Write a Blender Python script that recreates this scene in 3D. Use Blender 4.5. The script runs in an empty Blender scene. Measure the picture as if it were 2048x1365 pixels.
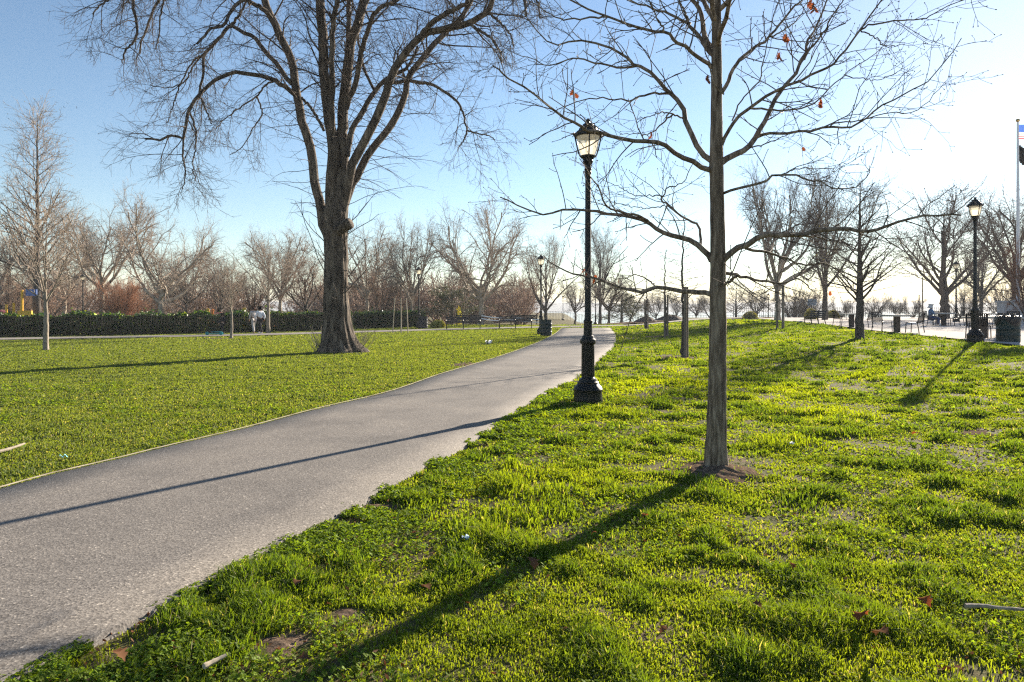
import bpy, bmesh, math, random
import numpy as np
from math import radians, sin, cos, pi
from mathutils import Vector, Matrix

C = bpy.data.collections.new('park'); bpy.context.scene.collection.children.link(C)
SC = bpy.context.scene
F, HOR, CX, EYE = 1365.0, 615.0, 1024.0, 1.55      # photograph: focal length in its pixels, horizon row, centre column, eye height

# ------------------------------------------------------------------ camera, sky, sun, exposure
cam = bpy.data.cameras.new('camera'); co = bpy.data.objects.new('camera', cam); SC.collection.objects.link(co)
co.location = (0, 0, EYE); co.rotation_euler = (radians(90), 0, 0)
cam.lens = 24; cam.sensor_width = 36; cam.shift_y = -67.5 / 2048
cam.clip_start = 0.05; cam.clip_end = 20000
SC.camera = co
SUN_AZ, SUN_EL = radians(37.6), radians(19.0)
w = bpy.data.worlds.new('World'); SC.world = w; w.use_nodes = True
wn = w.node_tree.nodes; wl = w.node_tree.links
sky = wn.new('ShaderNodeTexSky'); sky.sky_type = 'NISHITA'; sky.sun_disc = False
sky.sun_elevation = SUN_EL; sky.sun_rotation = SUN_AZ
sky.altitude = 10; sky.air_density = 1.0; sky.dust_density = 0.10; sky.ozone_density = 2.2
bg = wn['Background']; bg.inputs['Strength'].default_value = 0.052
wl.new(sky.outputs[0], bg.inputs['Color'])
sl = bpy.data.lights.new('sun', 'SUN'); sl.energy = 5.0; sl.angle = radians(0.53); sl.color = (1.0, 0.88, 0.72)
so = bpy.data.objects.new('sun', sl); SC.collection.objects.link(so)
sd = Vector((sin(SUN_AZ) * cos(SUN_EL), cos(SUN_AZ) * cos(SUN_EL), sin(SUN_EL)))
so.rotation_euler = sd.to_track_quat('Z', 'Y').to_euler(); so.location = sd * 60
SC.view_settings.view_transform = 'Standard'; SC.view_settings.look = 'None'
SC.view_settings.exposure = 1.75; SC.view_settings.gamma = 1.0
SC.cycles.max_bounces = 6; SC.cycles.transparent_max_bounces = 8
SC.cycles.use_denoising = False; SC.cycles.filter_width = 1.25

# ------------------------------------------------------------------ helpers: materials
def mat(name, base=(0.5, 0.5, 0.5), rough=0.8, spec=0.3, metal=0.0):
    m = bpy.data.materials.new(name); m.use_nodes = True
    p = m.node_tree.nodes['Principled BSDF']
    p.inputs['Base Color'].default_value = (*base, 1); p.inputs['Roughness'].default_value = rough
    p.inputs['Specular IOR Level'].default_value = spec; p.inputs['Metallic'].default_value = metal
    return m
def nd(m, t, **kw):
    n = m.node_tree.nodes.new(t)
    for k, v in kw.items():
        if k in n.inputs: n.inputs[k].default_value = v
        else: setattr(n, k, v)
    return n
def lk(m, a, b): m.node_tree.links.new(a, b)
def ramp(m, stops):
    r = nd(m, 'ShaderNodeValToRGB'); e = r.color_ramp.elements
    while len(e) < len(stops): e.new(0.5)
    for i, (p, c) in enumerate(stops): e[i].position = p; e[i].color = (*c, 1)
    return r
def noisy(name, stops, scale=5.0, stretch=(1, 1, 1), rough=0.85, spec=0.2, bump=0.0, bscale=None, detail=6.0, dist=0.02):
    m = mat(name, rough=rough, spec=spec); p = m.node_tree.nodes['Principled BSDF']
    tc = nd(m, 'ShaderNodeTexCoord'); mp = nd(m, 'ShaderNodeMapping'); mp.inputs['Scale'].default_value = stretch
    lk(m, tc.outputs['Object'], mp.inputs['Vector'])
    n = nd(m, 'ShaderNodeTexNoise', Scale=scale, Detail=detail, Roughness=0.62)
    lk(m, mp.outputs[0], n.inputs['Vector'])
    r = ramp(m, stops); lk(m, n.outputs['Fac'], r.inputs[0]); lk(m, r.outputs[0], p.inputs['Base Color'])
    if bump:
        n2 = nd(m, 'ShaderNodeTexNoise', Scale=bscale or scale, Detail=8.0, Roughness=0.65); lk(m, mp.outputs[0], n2.inputs['Vector'])
        b = nd(m, 'ShaderNodeBump', Strength=bump, Distance=dist); lk(m, n2.outputs['Fac'], b.inputs['Height'])
        lk(m, b.outputs[0], p.inputs['Normal'])
    return m
def leafy(name, stops=None, scale=1.0, attr=None, trans=0.45, gloss=0.06, tint=(1.3, 1.15, 0.5), grough=0.45):
    """thin leaf: diffuse + light coming through + a little sheen"""
    m = bpy.data.materials.new(name); m.use_nodes = True; nt = m.node_tree
    for n in list(nt.nodes): nt.nodes.remove(n)
    out = nd(m, 'ShaderNodeOutputMaterial')
    if attr:
        a = nd(m, 'ShaderNodeAttribute', attribute_name=attr); col = a.outputs['Color']
    else:
        g = nd(m, 'ShaderNodeNewGeometry'); r = ramp(m, stops); lk(m, g.outputs['Random Per Island'], r.inputs[0]); col = r.outputs[0]
    d = nd(m, 'ShaderNodeBsdfDiffuse'); lk(m, col, d.inputs['Color'])
    mx = nd(m, 'ShaderNodeMix', data_type='RGBA', blend_type='MULTIPLY'); mx.inputs[0].default_value = 1.0
    lk(m, col, mx.inputs[6]); mx.inputs[7].default_value = (*tint, 1)
    t = nd(m, 'ShaderNodeBsdfTranslucent'); lk(m, mx.outputs[2], t.inputs['Color'])
    s1 = nd(m, 'ShaderNodeMixShader'); s1.inputs[0].default_value = trans
    lk(m, d.outputs[0], s1.inputs[1]); lk(m, t.outputs[0], s1.inputs[2])
    gl = nd(m, 'ShaderNodeBsdfGlossy', Roughness=grough)
    s2 = nd(m, 'ShaderNodeMixShader'); s2.inputs[0].default_value = gloss
    lk(m, s1.outputs[0], s2.inputs[1]); lk(m, gl.outputs[0], s2.inputs[2]); lk(m, s2.outputs[0], out.inputs[0])
    return m

M = {}
M['bark_big'] = noisy('bark_big', [(0.30, (0.014, 0.010, 0.007)), (0.48, (0.070, 0.053, 0.039)), (0.68, (0.21, 0.165, 0.122))], 8, (1, 1, .2), bump=1.0, bscale=9, dist=0.05)
M['bark_oak'] = noisy('bark_oak', [(0.30, (0.03, 0.021, 0.014)), (0.48, (0.15, 0.115, 0.082)), (0.68, (0.34, 0.275, 0.205))], 26, (1, 1, .14), bump=0.9, bscale=34, dist=0.012)
M['twig_big'] = noisy('twig_big', [(0.3, (0.04, 0.03, 0.024)), (0.7, (0.11, 0.084, 0.066))], 3)
M['twig_oak'] = noisy('twig_oak', [(0.3, (0.06, 0.046, 0.036)), (0.7, (0.17, 0.138, 0.108))], 20)
M['bark_plane'] = noisy('bark_plane', [(0.30, (0.14, 0.115, 0.09)), (0.5, (0.33, 0.28, 0.22)), (0.68, (0.50, 0.45, 0.36))], 2.2, (1, 1, .5), bump=0.4, bscale=6)
M['twig_plane'] = noisy('twig_plane', [(0.3, (0.20, 0.155, 0.12)), (0.7, (0.42, 0.34, 0.27))], 1.5)
M['bark_dark'] = noisy('bark_dark', [(0.30, (0.035, 0.03, 0.026)), (0.7, (0.12, 0.10, 0.085))], 3.5, (1, 1, .25), bump=0.6, bscale=6)
M['twig_dark'] = noisy('twig_dark', [(0.3, (0.10, 0.08, 0.068)), (0.7, (0.22, 0.18, 0.15))], 1.5)
M['twig_brown'] = noisy('twig_brown', [(0.3, (0.18, 0.115, 0.08)), (0.7, (0.36, 0.245, 0.175))], 1.5)
M['twig_red'] = noisy('twig_red', [(0.3, (0.20, 0.09, 0.05)), (0.7, (0.33, 0.17, 0.10))], 1.5)
M['bark_young'] = noisy('bark_young', [(0.30, (0.13, 0.11, 0.09)), (0.7, (0.34, 0.29, 0.23))], 9, (1, 1, .4), bump=0.3, bscale=20)
M['iron'] = noisy('black_painted_iron', [(0.3, (0.003, 0.004, 0.004)), (0.7, (0.007, 0.009, 0.009))], 6, rough=0.42, spec=0.28, bump=0.12, bscale=90, dist=0.002)
M['fence_iron'] = mat('fence_iron', (0.008, 0.009, 0.009), 0.85, 0.1)
M['bench_wood'] = noisy('bench_wood', [(0.3, (0.03, 0.026, 0.025)), (0.7, (0.07, 0.06, 0.055))], 6, (1, 6, 6), rough=0.6)
M['stake'] = noisy('stake_wood', [(0.3, (0.10, 0.08, 0.065)), (0.7, (0.24, 0.20, 0.16))], 9, (1, 1, .12), bump=0.4, bscale=30)
M['pale_stake'] = noisy('pale_stake_wood', [(0.3, (0.30, 0.25, 0.18)), (0.7, (0.5, 0.43, 0.33))], 9, (1, 1, .12))
M['concrete'] = noisy('concrete', [(0.3, (0.34, 0.32, 0.29)), (0.7, (0.5, 0.47, 0.43))], 4, rough=0.85)
M['stone'] = noisy('stone', [(0.3, (0.30, 0.31, 0.33)), (0.7, (0.46, 0.47, 0.48))], 2.5, rough=0.8)
M['green_can'] = noisy('green_can_paint', [(0.3, (0.006, 0.019, 0.018)), (0.7, (0.012, 0.031, 0.028))], 3, rough=0.5, spec=0.25)
M['bag'] = noisy('black_bag', [(0.3, (0.008, 0.008, 0.009)), (0.7, (0.018, 0.018, 0.02))], 12, rough=0.4, spec=0.3, bump=0.9, bscale=22, dist=0.03)
M['white'] = mat('white_plastic', (0.78, 0.78, 0.77), 0.5)
M['aluminium'] = noisy('pole_paint', [(0.3, (0.60, 0.62, 0.65)), (0.7, (0.74, 0.75, 0.77))], 3, rough=0.4)
M['gold'] = mat('gilt_ball', (0.7, 0.5, 0.2), 0.3, 0.5, 1.0)
M['soil'] = noisy('soil', [(0.3, (0.07, 0.05, 0.036)), (0.52, (0.15, 0.108, 0.078)), (0.75, (0.27, 0.20, 0.145))], 20, spec=0.0, bump=0.9, bscale=30, dist=0.03)
M['mulch'] = noisy('mulch', [(0.3, (0.06, 0.04, 0.032)), (0.7, (0.17, 0.12, 0.09))], 9, bump=1.0, bscale=16, dist=0.06)
M['edging'] = noisy('edging', [(0.35, (0.26, 0.21, 0.14)), (0.65, (0.52, 0.44, 0.31))], 4, rough=0.8)
def glassy():
    m = bpy.data.materials.new('frosted_globe'); m.use_nodes = True; nt = m.node_tree
    for n in list(nt.nodes): nt.nodes.remove(n)
    out = nd(m, 'ShaderNodeOutputMaterial'); d = nd(m, 'ShaderNodeBsdfDiffuse'); d.inputs[0].default_value = (0.82, 0.80, 0.74, 1)
    t = nd(m, 'ShaderNodeBsdfTranslucent'); t.inputs[0].default_value = (0.93, 0.88, 0.76, 1)
    s = nd(m, 'ShaderNodeMixShader'); s.inputs[0].default_value = 0.72; lk(m, d.outputs[0], s.inputs[1]); lk(m, t.outputs[0], s.inputs[2])
    tr = nd(m, 'ShaderNodeBsdfTransparent'); tr.inputs[0].default_value = (1.0, 0.96, 0.86, 1); st = nd(m, 'ShaderNodeMixShader'); st.inputs[0].default_value = 0.42
    lk(m, s.outputs[0], st.inputs[1]); lk(m, tr.outputs[0], st.inputs[2])
    g = nd(m, 'ShaderNodeBsdfGlossy', Roughness=0.15); s2 = nd(m, 'ShaderNodeMixShader'); s2.inputs[0].default_value = 0.05
    lk(m, st.outputs[0], s2.inputs[1]); lk(m, g.outputs[0], s2.inputs[2]); lk(m, s2.outputs[0], out.inputs[0]); return m
M['globe'] = glassy()
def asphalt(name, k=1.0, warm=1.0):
    m = mat(name, rough=0.82, spec=0.15); p = m.node_tree.nodes['Principled BSDF']
    tc = nd(m, 'ShaderNodeTexCoord')
    fine = nd(m, 'ShaderNodeTexVoronoi', Scale=95.0); lk(m, tc.outputs['Object'], fine.inputs['Vector'])
    r1 = ramp(m, [(0.0, (0.08, 0.075, 0.071)), (0.45, (0.168, 0.156, 0.146)), (0.85, (0.235, 0.220, 0.205)), (1.0, (0.48, 0.445, 0.40))])
    lk(m, fine.outputs['Color'], r1.inputs[0])
    mid = nd(m, 'ShaderNodeTexNoise', Scale=60.0, Detail=4.0, Roughness=0.75); lk(m, tc.outputs['Object'], mid.inputs['Vector'])
    r3 = ramp(m, [(0.36, (0.78, 0.77, 0.76)), (0.5, (1.0, 1.0, 1.0)), (0.66, (1.28, 1.26, 1.22))]); lk(m, mid.outputs['Fac'], r3.inputs[0])
    m0 = nd(m, 'ShaderNodeMix', data_type='RGBA', blend_type='MULTIPLY'); m0.inputs[0].default_value = 1; lk(m, r1.outputs[0], m0.inputs[6]); lk(m, r3.outputs[0], m0.inputs[7])
    big = nd(m, 'ShaderNodeTexNoise', Scale=0.9, Detail=7.0, Roughness=0.6); lk(m, tc.outputs['Object'], big.inputs['Vector'])
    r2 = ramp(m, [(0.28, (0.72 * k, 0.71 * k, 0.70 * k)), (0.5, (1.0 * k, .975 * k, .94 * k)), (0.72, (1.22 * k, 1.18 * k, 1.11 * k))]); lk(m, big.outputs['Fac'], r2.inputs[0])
    mx = nd(m, 'ShaderNodeMix', data_type='RGBA', blend_type='MULTIPLY'); mx.inputs[0].default_value = 1
    lk(m, m0.outputs[2], mx.inputs[6]); lk(m, r2.outputs[0], mx.inputs[7]); lk(m, mx.outputs[2], p.inputs['Base Color'])
    b = nd(m, 'ShaderNodeBump', Strength=0.35, Distance=0.004); lk(m, fine.outputs['Distance'], b.inputs['Height']); lk(m, b.outputs[0], p.inputs['Normal'])
    return m
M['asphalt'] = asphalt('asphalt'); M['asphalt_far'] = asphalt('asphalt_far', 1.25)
M['plaza'] = noisy('plaza_paving', [(0.3, (0.32, 0.285, 0.26)), (0.7, (0.44, 0.40, 0.37))], 1.2, rough=0.95, spec=0.03)
M['ground'] = noisy('ground', [(0.3, (0.06, 0.065, 0.02)), (0.48, (0.10, 0.095, 0.04)), (0.6, (0.13, 0.095, 0.06)), (0.8, (0.17, 0.125, 0.09))], 2.6, rough=0.95, spec=0.05, bump=0.7, bscale=24, dist=0.03)
M['grass'] = leafy('grass_blades', attr='Col', trans=0.52, gloss=0.012, tint=(1.46, 1.40, 0.34), grough=0.55)
M['hedge_leaf'] = leafy('hedge_leaf', [(0.0, (0.008, 0.03, 0.004)), (0.55, (0.022, 0.07, 0.008)), (0.8, (0.08, 0.15, 0.012)), (1.0, (0.20, 0.26, 0.015))], trans=0.42, gloss=0.05)
M['ever_leaf'] = leafy('evergreen_leaf', [(0.0, (0.02, 0.035, 0.014)), (0.6, (0.045, 0.065, 0.025)), (1.0, (0.10, 0.115, 0.045))], trans=0.25)
M['olive_leaf'] = leafy('spring_bud', [(0.0, (0.10, 0.11, 0.03)), (1.0, (0.24, 0.24, 0.07))], trans=0.4)
M['yellow_flower'] = leafy('yellow_flower', [(0.0, (0.25, 0.24, 0.02)), (0.5, (0.5, 0.45, 0.03)), (1.0, (0.15, 0.22, 0.03))], trans=0.4)
M['oak_leaf'] = leafy('dead_oak_leaf', [(0.0, (0.13, 0.045, 0.025)), (0.5, (0.20, 0.075, 0.035)), (1.0, (0.27, 0.12, 0.05))], trans=0.4, gloss=0.0, tint=(1.3, 0.85, 0.6))
M['fallen'] = leafy('fallen_leaf', [(0.0, (0.07, 0.03, 0.015)), (0.5, (0.12, 0.06, 0.032)), (1.0, (0.18, 0.115, 0.075))], gloss=0.0, trans=0.2, tint=(1.3, 0.9, 0.6))
M['skin'] = mat('skin', (0.30, 0.17, 0.11), 0.6)
def cloth(name, c): return mat(name, c, 0.9, 0.1)

# ------------------------------------------------------------------ helpers: objects
def tag(o, label=None, cat=None, group=None, kind=None):
    if label: o['label'] = label
    if cat: o['category'] = cat
    if group: o['group'] = group
    if kind: o['kind'] = kind
    return o
def empty(name, loc, label, cat, group=None, rz=0.0):
    o = bpy.data.objects.new(name, None); C.objects.link(o); o.location = loc; o.rotation_euler = (0, 0, rz)
    o.empty_display_size = 0.1
    return tag(o, label, cat, group)
def link(name, me, parent=None, loc=None):
    o = bpy.data.objects.new(name, me); C.objects.link(o)
    if parent: o.parent = parent
    if loc is not None: o.location = loc
    return o
def copy_tree(o, parent=None):
    c = o.copy(); C.objects.link(c); c.parent = parent
    for ch in list(o.children): copy_tree(ch, c)
    return c
class MB:
    """collects pieces (numpy verts + faces) into one mesh"""
    def __init__(s): s.v = []; s.f = []; s.n = 0
    def add(s, V, Fc):
        V = np.asarray(V, float).reshape(-1, 3); s.v.append(V)
        for f in Fc: s.f.append([i + s.n for i in f])
        s.n += len(V); return s
    def box(s, c, d, rz=0.0, rx=0.0, ry=0.0):
        x, y, z = [k / 2 for k in d]
        V = [(-x, -y, -z), (x, -y, -z), (x, y, -z), (-x, y, -z), (-x, -y, z), (x, -y, z), (x, y, z), (-x, y, z)]
        R = Matrix.Rotation(rz, 3, 'Z') @ Matrix.Rotation(ry, 3, 'Y') @ Matrix.Rotation(rx, 3, 'X')
        V = [R @ Vector(p) + Vector(c) for p in V]
        return s.add(V, [(3, 2, 1, 0), (4, 5, 6, 7), (0, 1, 5, 4), (1, 2, 6, 5), (2, 3, 7, 6), (3, 0, 4, 7)])
    def lathe(s, prof, n=24, c=(0, 0, 0), caps=True, sq=0.0):
        V = []; Fc = []
        for r, z in prof:
            for k in range(n):
                a = 2 * pi * k / n; V.append((c[0] + r * cos(a), c[1] + r * sin(a), c[2] + z))
        m = len(prof)
        for i in range(m - 1):
            for k in range(n): Fc.append((i * n + k, i * n + (k + 1) % n, (i + 1) * n + (k + 1) % n, (i + 1) * n + k))
        if caps: Fc.append(tuple(range(n - 1, -1, -1))); Fc.append(tuple((m - 1) * n + k for k in range(n)))
        return s.add(V, Fc)
    def tube(s, pts, r, n=8):
        P = np.array(pts, float)[None]; R = np.full((1, P.shape[1]), r, float) if np.isscalar(r) else np.array(r, float)[None]
        V, Q = tube_arrays(P, R, n); k = P.shape[1]
        Fc = [tuple(q) for q in Q] + [tuple(range(n - 1, -1, -1)), tuple((k - 1) * n + i for i in range(n))]
        return s.add(V, Fc)
    def mesh(s, name, m, smooth=True, angle=40):
        me = bpy.data.meshes.new(name); V = np.concatenate(s.v)
        me.from_pydata([tuple(p) for p in V], [], s.f); me.materials.append(m)
        if smooth:
            me.polygons.foreach_set('use_smooth', [True] * len(me.polygons)); me.set_sharp_from_angle(angle=radians(angle))
        me.update(); return me
    def build(s, name, m, parent=None, loc=None, smooth=True, angle=40): return link(name, s.mesh(name, m, smooth, angle), parent, loc)
def quick_mesh(name, V, loops, starts, totals, m, smooth=False, col=None):
    me = bpy.data.meshes.new(name)
    me.vertices.add(len(V)); me.vertices.foreach_set('co', np.ascontiguousarray(V, dtype=np.float32).ravel())
    me.loops.add(len(loops)); me.loops.foreach_set('vertex_index', np.ascontiguousarray(loops, dtype=np.int32))
    me.polygons.add(len(starts)); me.polygons.foreach_set('loop_start', np.ascontiguousarray(starts, dtype=np.int32))
    try: me.polygons.foreach_set('loop_total', np.ascontiguousarray(totals, dtype=np.int32))
    except Exception: pass
    me.polygons.foreach_set('use_smooth', np.full(len(starts), smooth, dtype=bool))
    if col is not None:
        a = me.attributes.new('Col', 'FLOAT_COLOR', 'POINT')
        a.data.foreach_set('color', np.concatenate([col, np.ones((len(col), 1))], 1).astype(np.float32).ravel())
    me.materials.append(m); me.update(calc_edges=True); return me
def quads(name, V, Q, m, smooth=False, col=None):
    Q = np.asarray(Q); n = len(Q)
    return quick_mesh(name, V, Q.ravel(), np.arange(n) * 4, np.full(n, 4), m, smooth, col)

def smooth01(a, b, x):
    t = np.clip((np.asarray(x, float) - a) / (np.asarray(b, float) - a), 0, 1); return t * t * (3 - 2 * t)
def hash2(i, j, seed):
    h = (i.astype(np.int64) * 374761393 + j.astype(np.int64) * 668265263 + seed * 974634777) & 0x7fffffff
    h = ((h ^ (h >> 13)) * 1274126177) & 0x7fffffff
    return ((h ^ (h >> 16)) & 0xffff) / 65535.0
def vnoise(x, y, scale, seed=0):
    x = np.asarray(x, float) / scale; y = np.asarray(y, float) / scale
    i = np.floor(x); j = np.floor(y); u = x - i; v = y - j; u = u * u * (3 - 2 * u); v = v * v * (3 - 2 * v)
    i = i.astype(np.int64); j = j.astype(np.int64)
    a = hash2(i, j, seed); b = hash2(i + 1, j, seed); c = hash2(i, j + 1, seed); d = hash2(i + 1, j + 1, seed)
    return (a * (1 - u) + b * u) * (1 - v) + (c * (1 - u) + d * u) * v
def fnoise(x, y, scale, seed=0, octv=3):
    s = 0; a = 1; t = 0
    for k in range(octv): s = s + a * vnoise(x, y, scale / 2 ** k, seed + k * 17); t += a; a *= 0.55
    return s / t
def inside(poly, x, y):
    r = np.zeros(x.shape, bool); n = len(poly)
    for i in range(n):
        x1, y1 = poly[i]; x2, y2 = poly[(i + 1) % n]
        if y1 == y2: continue
        c = ((y1 > y) != (y2 > y)) & (x < (x2 - x1) * (y - y1) / (y2 - y1) + x1); r ^= c
    return r
def G(x, y):
    """lie of the land (smooth)"""
    x = np.asarray(x, float); y = np.asarray(y, float)
    z = 0.45 * smooth01(3 + 0.1 * y, 13 + 0.09 * y, x)
    z = z - 0.8 * smooth01(58, 92, y) * (1 - smooth01(8, 18, x)) - 2.0 * smooth01(76, 105, y) * smooth01(8, 18, x)
    z = z - 14 * smooth01(150, 180, y) * smooth01(2, 26, x - .1 * (y - 150))
    return z
def Gf(x, y): return float(G(x, y))
def micro(x, y): return 0.04 * (fnoise(x, y, 1.1, 5, 3) - 0.5) + 0.035 * (fnoise(x, y, .38, 8, 2) - .5)
def at(px, py, D): return Vector(((px - CX) / F * D, D, EYE - (py - HOR) / F * D))
def ground_at(px, py):
    D = 2.0
    while D < 200:
        p = at(px, py, D)
        if p.z <= Gf(p.x, p.y): break
        D += 0.02 + D * 0.001
    return Vector((p.x, p.y, Gf(p.x, p.y)))
def stand(px, D):
    x = (px - CX) / F * D; return Vector((x, D, Gf(x, D)))
def catmull(pts, n):
    P = np.array(pts, float); P = np.vstack([2 * P[0] - P[1], P, 2 * P[-1] - P[-2]])
    seg = len(P) - 3; t = np.linspace(0, seg - 1e-6, n); i = t.astype(int); u = (t - i)[:, None]
    a, b, c, d = P[i], P[i + 1], P[i + 2], P[i + 3]
    return 0.5 * (2 * b + (c - a) * u + (2 * a - 5 * b + 4 * c - d) * u ** 2 + (3 * b - a - 3 * c + d) * u ** 3)

def curve(pts, n):
    P = np.array(pts, float); s = np.concatenate([[0], np.cumsum(np.linalg.norm(np.diff(P, axis=0), axis=1))]); m = np.gradient(P, s, axis=0)
    t = np.linspace(0, s[-1] - 1e-6, n); i = np.clip(np.searchsorted(s, t, side='right') - 1, 0, len(s) - 2); h = (s[i + 1] - s[i])[:, None]; u = ((t - s[i])[:, None]) / h
    return P[i] * (2 * u ** 3 - 3 * u ** 2 + 1) + m[i] * h * (u ** 3 - 2 * u ** 2 + u) + P[i + 1] * (3 * u ** 2 - 2 * u ** 3) + m[i + 1] * h * (u ** 3 - u ** 2)

# ------------------------------------------------------------------ helpers: branching
def nrm(v): return v / np.maximum(np.linalg.norm(v, axis=-1, keepdims=True), 1e-9)
def tube_arrays(P, R, s):
    N, K, _ = P.shape
    T = nrm(np.gradient(P, axis=1)); mean = nrm(T.mean(1))
    ref = np.where(np.abs(mean[:, 2:3]) < 0.8, np.array([[0, 0, 1.0]]), np.array([[1.0, 0.13, 0]]))
    ref = np.repeat(ref[:, None], K, 1)
    U = nrm(np.cross(T, ref)); V = np.cross(T, U)
    a = np.arange(s) * 2 * pi / s
    pts = P[:, :, None] + R[:, :, None, None] * (np.cos(a)[None, None, :, None] * U[:, :, None] + np.sin(a)[None, None, :, None] * V[:, :, None])
    base = (np.arange(N) * K * s)[:, None, None] + (np.arange(K - 1) * s)[None, :, None]
    k = np.arange(s)[None, None, :]; k2 = (k + 1) % s
    Q = np.stack([base + k, base + k2, base + s + k2, base + s + k], -1).reshape(-1, 4)
    return pts.reshape(-1, 3), Q
class Wood:
    def __init__(s): s.v = []; s.q = []; s.n = 0
    def add(s, P, R, sides):
        if len(P) == 0: return s
        V, Q = tube_arrays(np.asarray(P, float), np.asarray(R, float), sides); s.v.append(V); s.q.append(Q + s.n); s.n += len(V); return s
    def mesh(s, name, m, scale=None):
        V = np.concatenate(s.v)
        return quads(name, V, np.concatenate(s.q), m, True)
def sample(P, R, idx, t):
    K = P.shape[1]; f = t * (K - 1); i = np.minimum(f.astype(int), K - 2); u = (f - i)[:, None]
    p = P[idx, i] * (1 - u) + P[idx, i + 1] * u; T = nrm(P[idx, i + 1] - P[idx, i]); r = R[idx, i] * (1 - u[:, 0]) + R[idx, i + 1] * u[:, 0]
    return p, T, r
def grow(rng, P, R, n, t0, t1, ang, angsd, L, Lsd, rfac, rmax, rmin, K, wander, trop=(0, 0, 0), lt=(1, 1), tip=0.35, out=0.0, late=(0, 0, 0)):
    """children along every branch in P; n is per branch (number or array); lt scales length from t0 to t1; late is a pull that grows towards the tip"""
    N = len(P); n = np.full(N, n) if np.isscalar(n) else np.asarray(n)
    idx = np.repeat(np.arange(N), n); m = len(idx)
    if m == 0: return np.zeros((0, K, 3)), np.zeros((0, K))
    within = np.concatenate([np.arange(k) for k in n]); cnt = np.repeat(n, n)
    t = t0 + (t1 - t0) * (within + rng.random(m)) / cnt
    p, T, r = sample(P, R, idx, np.clip(t, 0, 0.999))
    ref = np.where(np.abs(T[:, 2:3]) < 0.9, np.array([[0, 0, 1.0]]), np.array([[1.0, 0, 0]]))
    U = nrm(np.cross(T, ref)); V = np.cross(T, U)
    az = within * 2.39996 + rng.random(m) * 1.6 + idx * 1.7; a = np.clip(ang + angsd * rng.standard_normal(m), 0.15, 2.2)
    d = nrm(np.cos(a)[:, None] * T + np.sin(a)[:, None] * (np.cos(az)[:, None] * U + np.sin(az)[:, None] * V))
    s = (t - t0) / max(t1 - t0, 1e-6); ln = L * (lt[0] + (lt[1] - lt[0]) * s) * np.clip(1 + Lsd * rng.standard_normal(m), 0.35, 2.0)
    r0 = np.clip(np.minimum(r * rfac, rmax), rmin, None)
    out_P = np.zeros((m, K, 3)); out_R = np.zeros((m, K)); out_P[:, 0] = p; out_R[:, 0] = r0
    tr = np.array(trop, float); lt_ = np.array(late, float)
    for k in range(1, K):
        d = nrm(d + wander * rng.standard_normal((m, 3)) + tr + lt_ * (k / (K - 1)))
        p = p + d * (ln / (K - 1))[:, None]; out_P[:, k] = p; out_R[:, k] = np.maximum(r0 * (1 - (1 - tip) * k / (K - 1)), rmin * 0.6)
    return out_P, out_R
def growm(rng, prs, *a, **k):
    r = [grow(rng, P, R, *a, **k) for P, R in prs]; return np.concatenate([q[0] for q in r]), np.concatenate([q[1] for q in r])
def leaf_quads(rng, pos, size, flat=0.0, asp=0.55):
    n = len(pos); d = nrm(rng.standard_normal((n, 3)) * np.array([1, 1, 1 - flat])); e = nrm(np.cross(d, rng.standard_normal((n, 3))))
    sz = (size * (0.6 + 0.8 * rng.random(n)))[:, None]
    V = np.stack([pos - d * sz, pos + e * sz * asp, pos + d * sz, pos - e * sz * asp], 1).reshape(-1, 3)
    return V, np.arange(n * 4).reshape(-1, 4)

# ------------------------------------------------------------------ the setting: lawn, paths, plaza, water, far shore
L_EDGE = [(0, 978), (103, 949), (212, 924), (312, 899), (469, 862), (640, 817), (756, 790), (881, 749), (994, 715), (1062, 691), (1100, 674), (1125, 656)]
R_EDGE = [(18, 1365), (164, 1284), (308, 1217), (469, 1135), (600, 1062), (747, 987), (850, 930), (937, 884), (1016, 834), (1069, 802), (1116, 771), (1159, 749), (1187, 727), (1222, 699), (1230, 681), (1225, 662), (1219, 656)]
def flat_at(px, py):
    D = EYE * F / (py - HOR); return ((px - CX) / F * D, D)
le = [(-6.2, -6), (-5.0, 1.5)] + [flat_at(*p) for p in L_EDGE]; re_ = [(-3.0, -6), (-2.35, 1.2)] + [flat_at(*p) for p in R_EDGE]
le = curve(le, 160); re_ = curve(re_, 160)
PATH = [tuple(p) for p in le] + [tuple(p) for p in re_[::-1]]
def strip(name, A, B, dz, m, nx=6, thick=0.0):
    V = []; Q = []
    for i in range(len(A)):
        for k in range(nx + 1):
            u = k / nx; x = A[i][0] * (1 - u) + B[i][0] * u; y = A[i][1] * (1 - u) + B[i][1] * u; V.append((x, y, Gf(x, y) + dz))
    for i in range(len(A) - 1):
        for k in range(nx): a = i * (nx + 1) + k; Q.append((a, a + 1, a + nx + 2, a + nx + 1))
    if thick:
        n0 = len(V)
        for i in range(len(A)):
            for (x, y), (ox, oy) in ((A[i], B[i]), (B[i], A[i])):
                l = math.hypot(x - ox, y - oy); x += (x - ox) / l * .05; y += (y - oy) / l * .05; V.append((x, y, Gf(x, y) - thick))
        for i in range(len(A) - 1):
            a = i * (nx + 1); Q.append((n0 + 2 * i, a, a + nx + 1, n0 + 2 * i + 2)); b = a + nx; Q.append((b, n0 + 2 * i + 1, n0 + 2 * i + 3, b + nx + 1))
    return tag(link(name, quads(name, np.array(V), np.array(Q), m, True)), kind='structure')
strip('path', le, re_, 0.0, M['asphalt'], thick=.12)
cross_c = catmull([(-60, 14), (-40, 25.5), (-25.2, 33.6), (-14.9, 38.8), (-6, 47), (1, 53), (8, 57.5), (16, 63), (24, 72)], 120)
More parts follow.
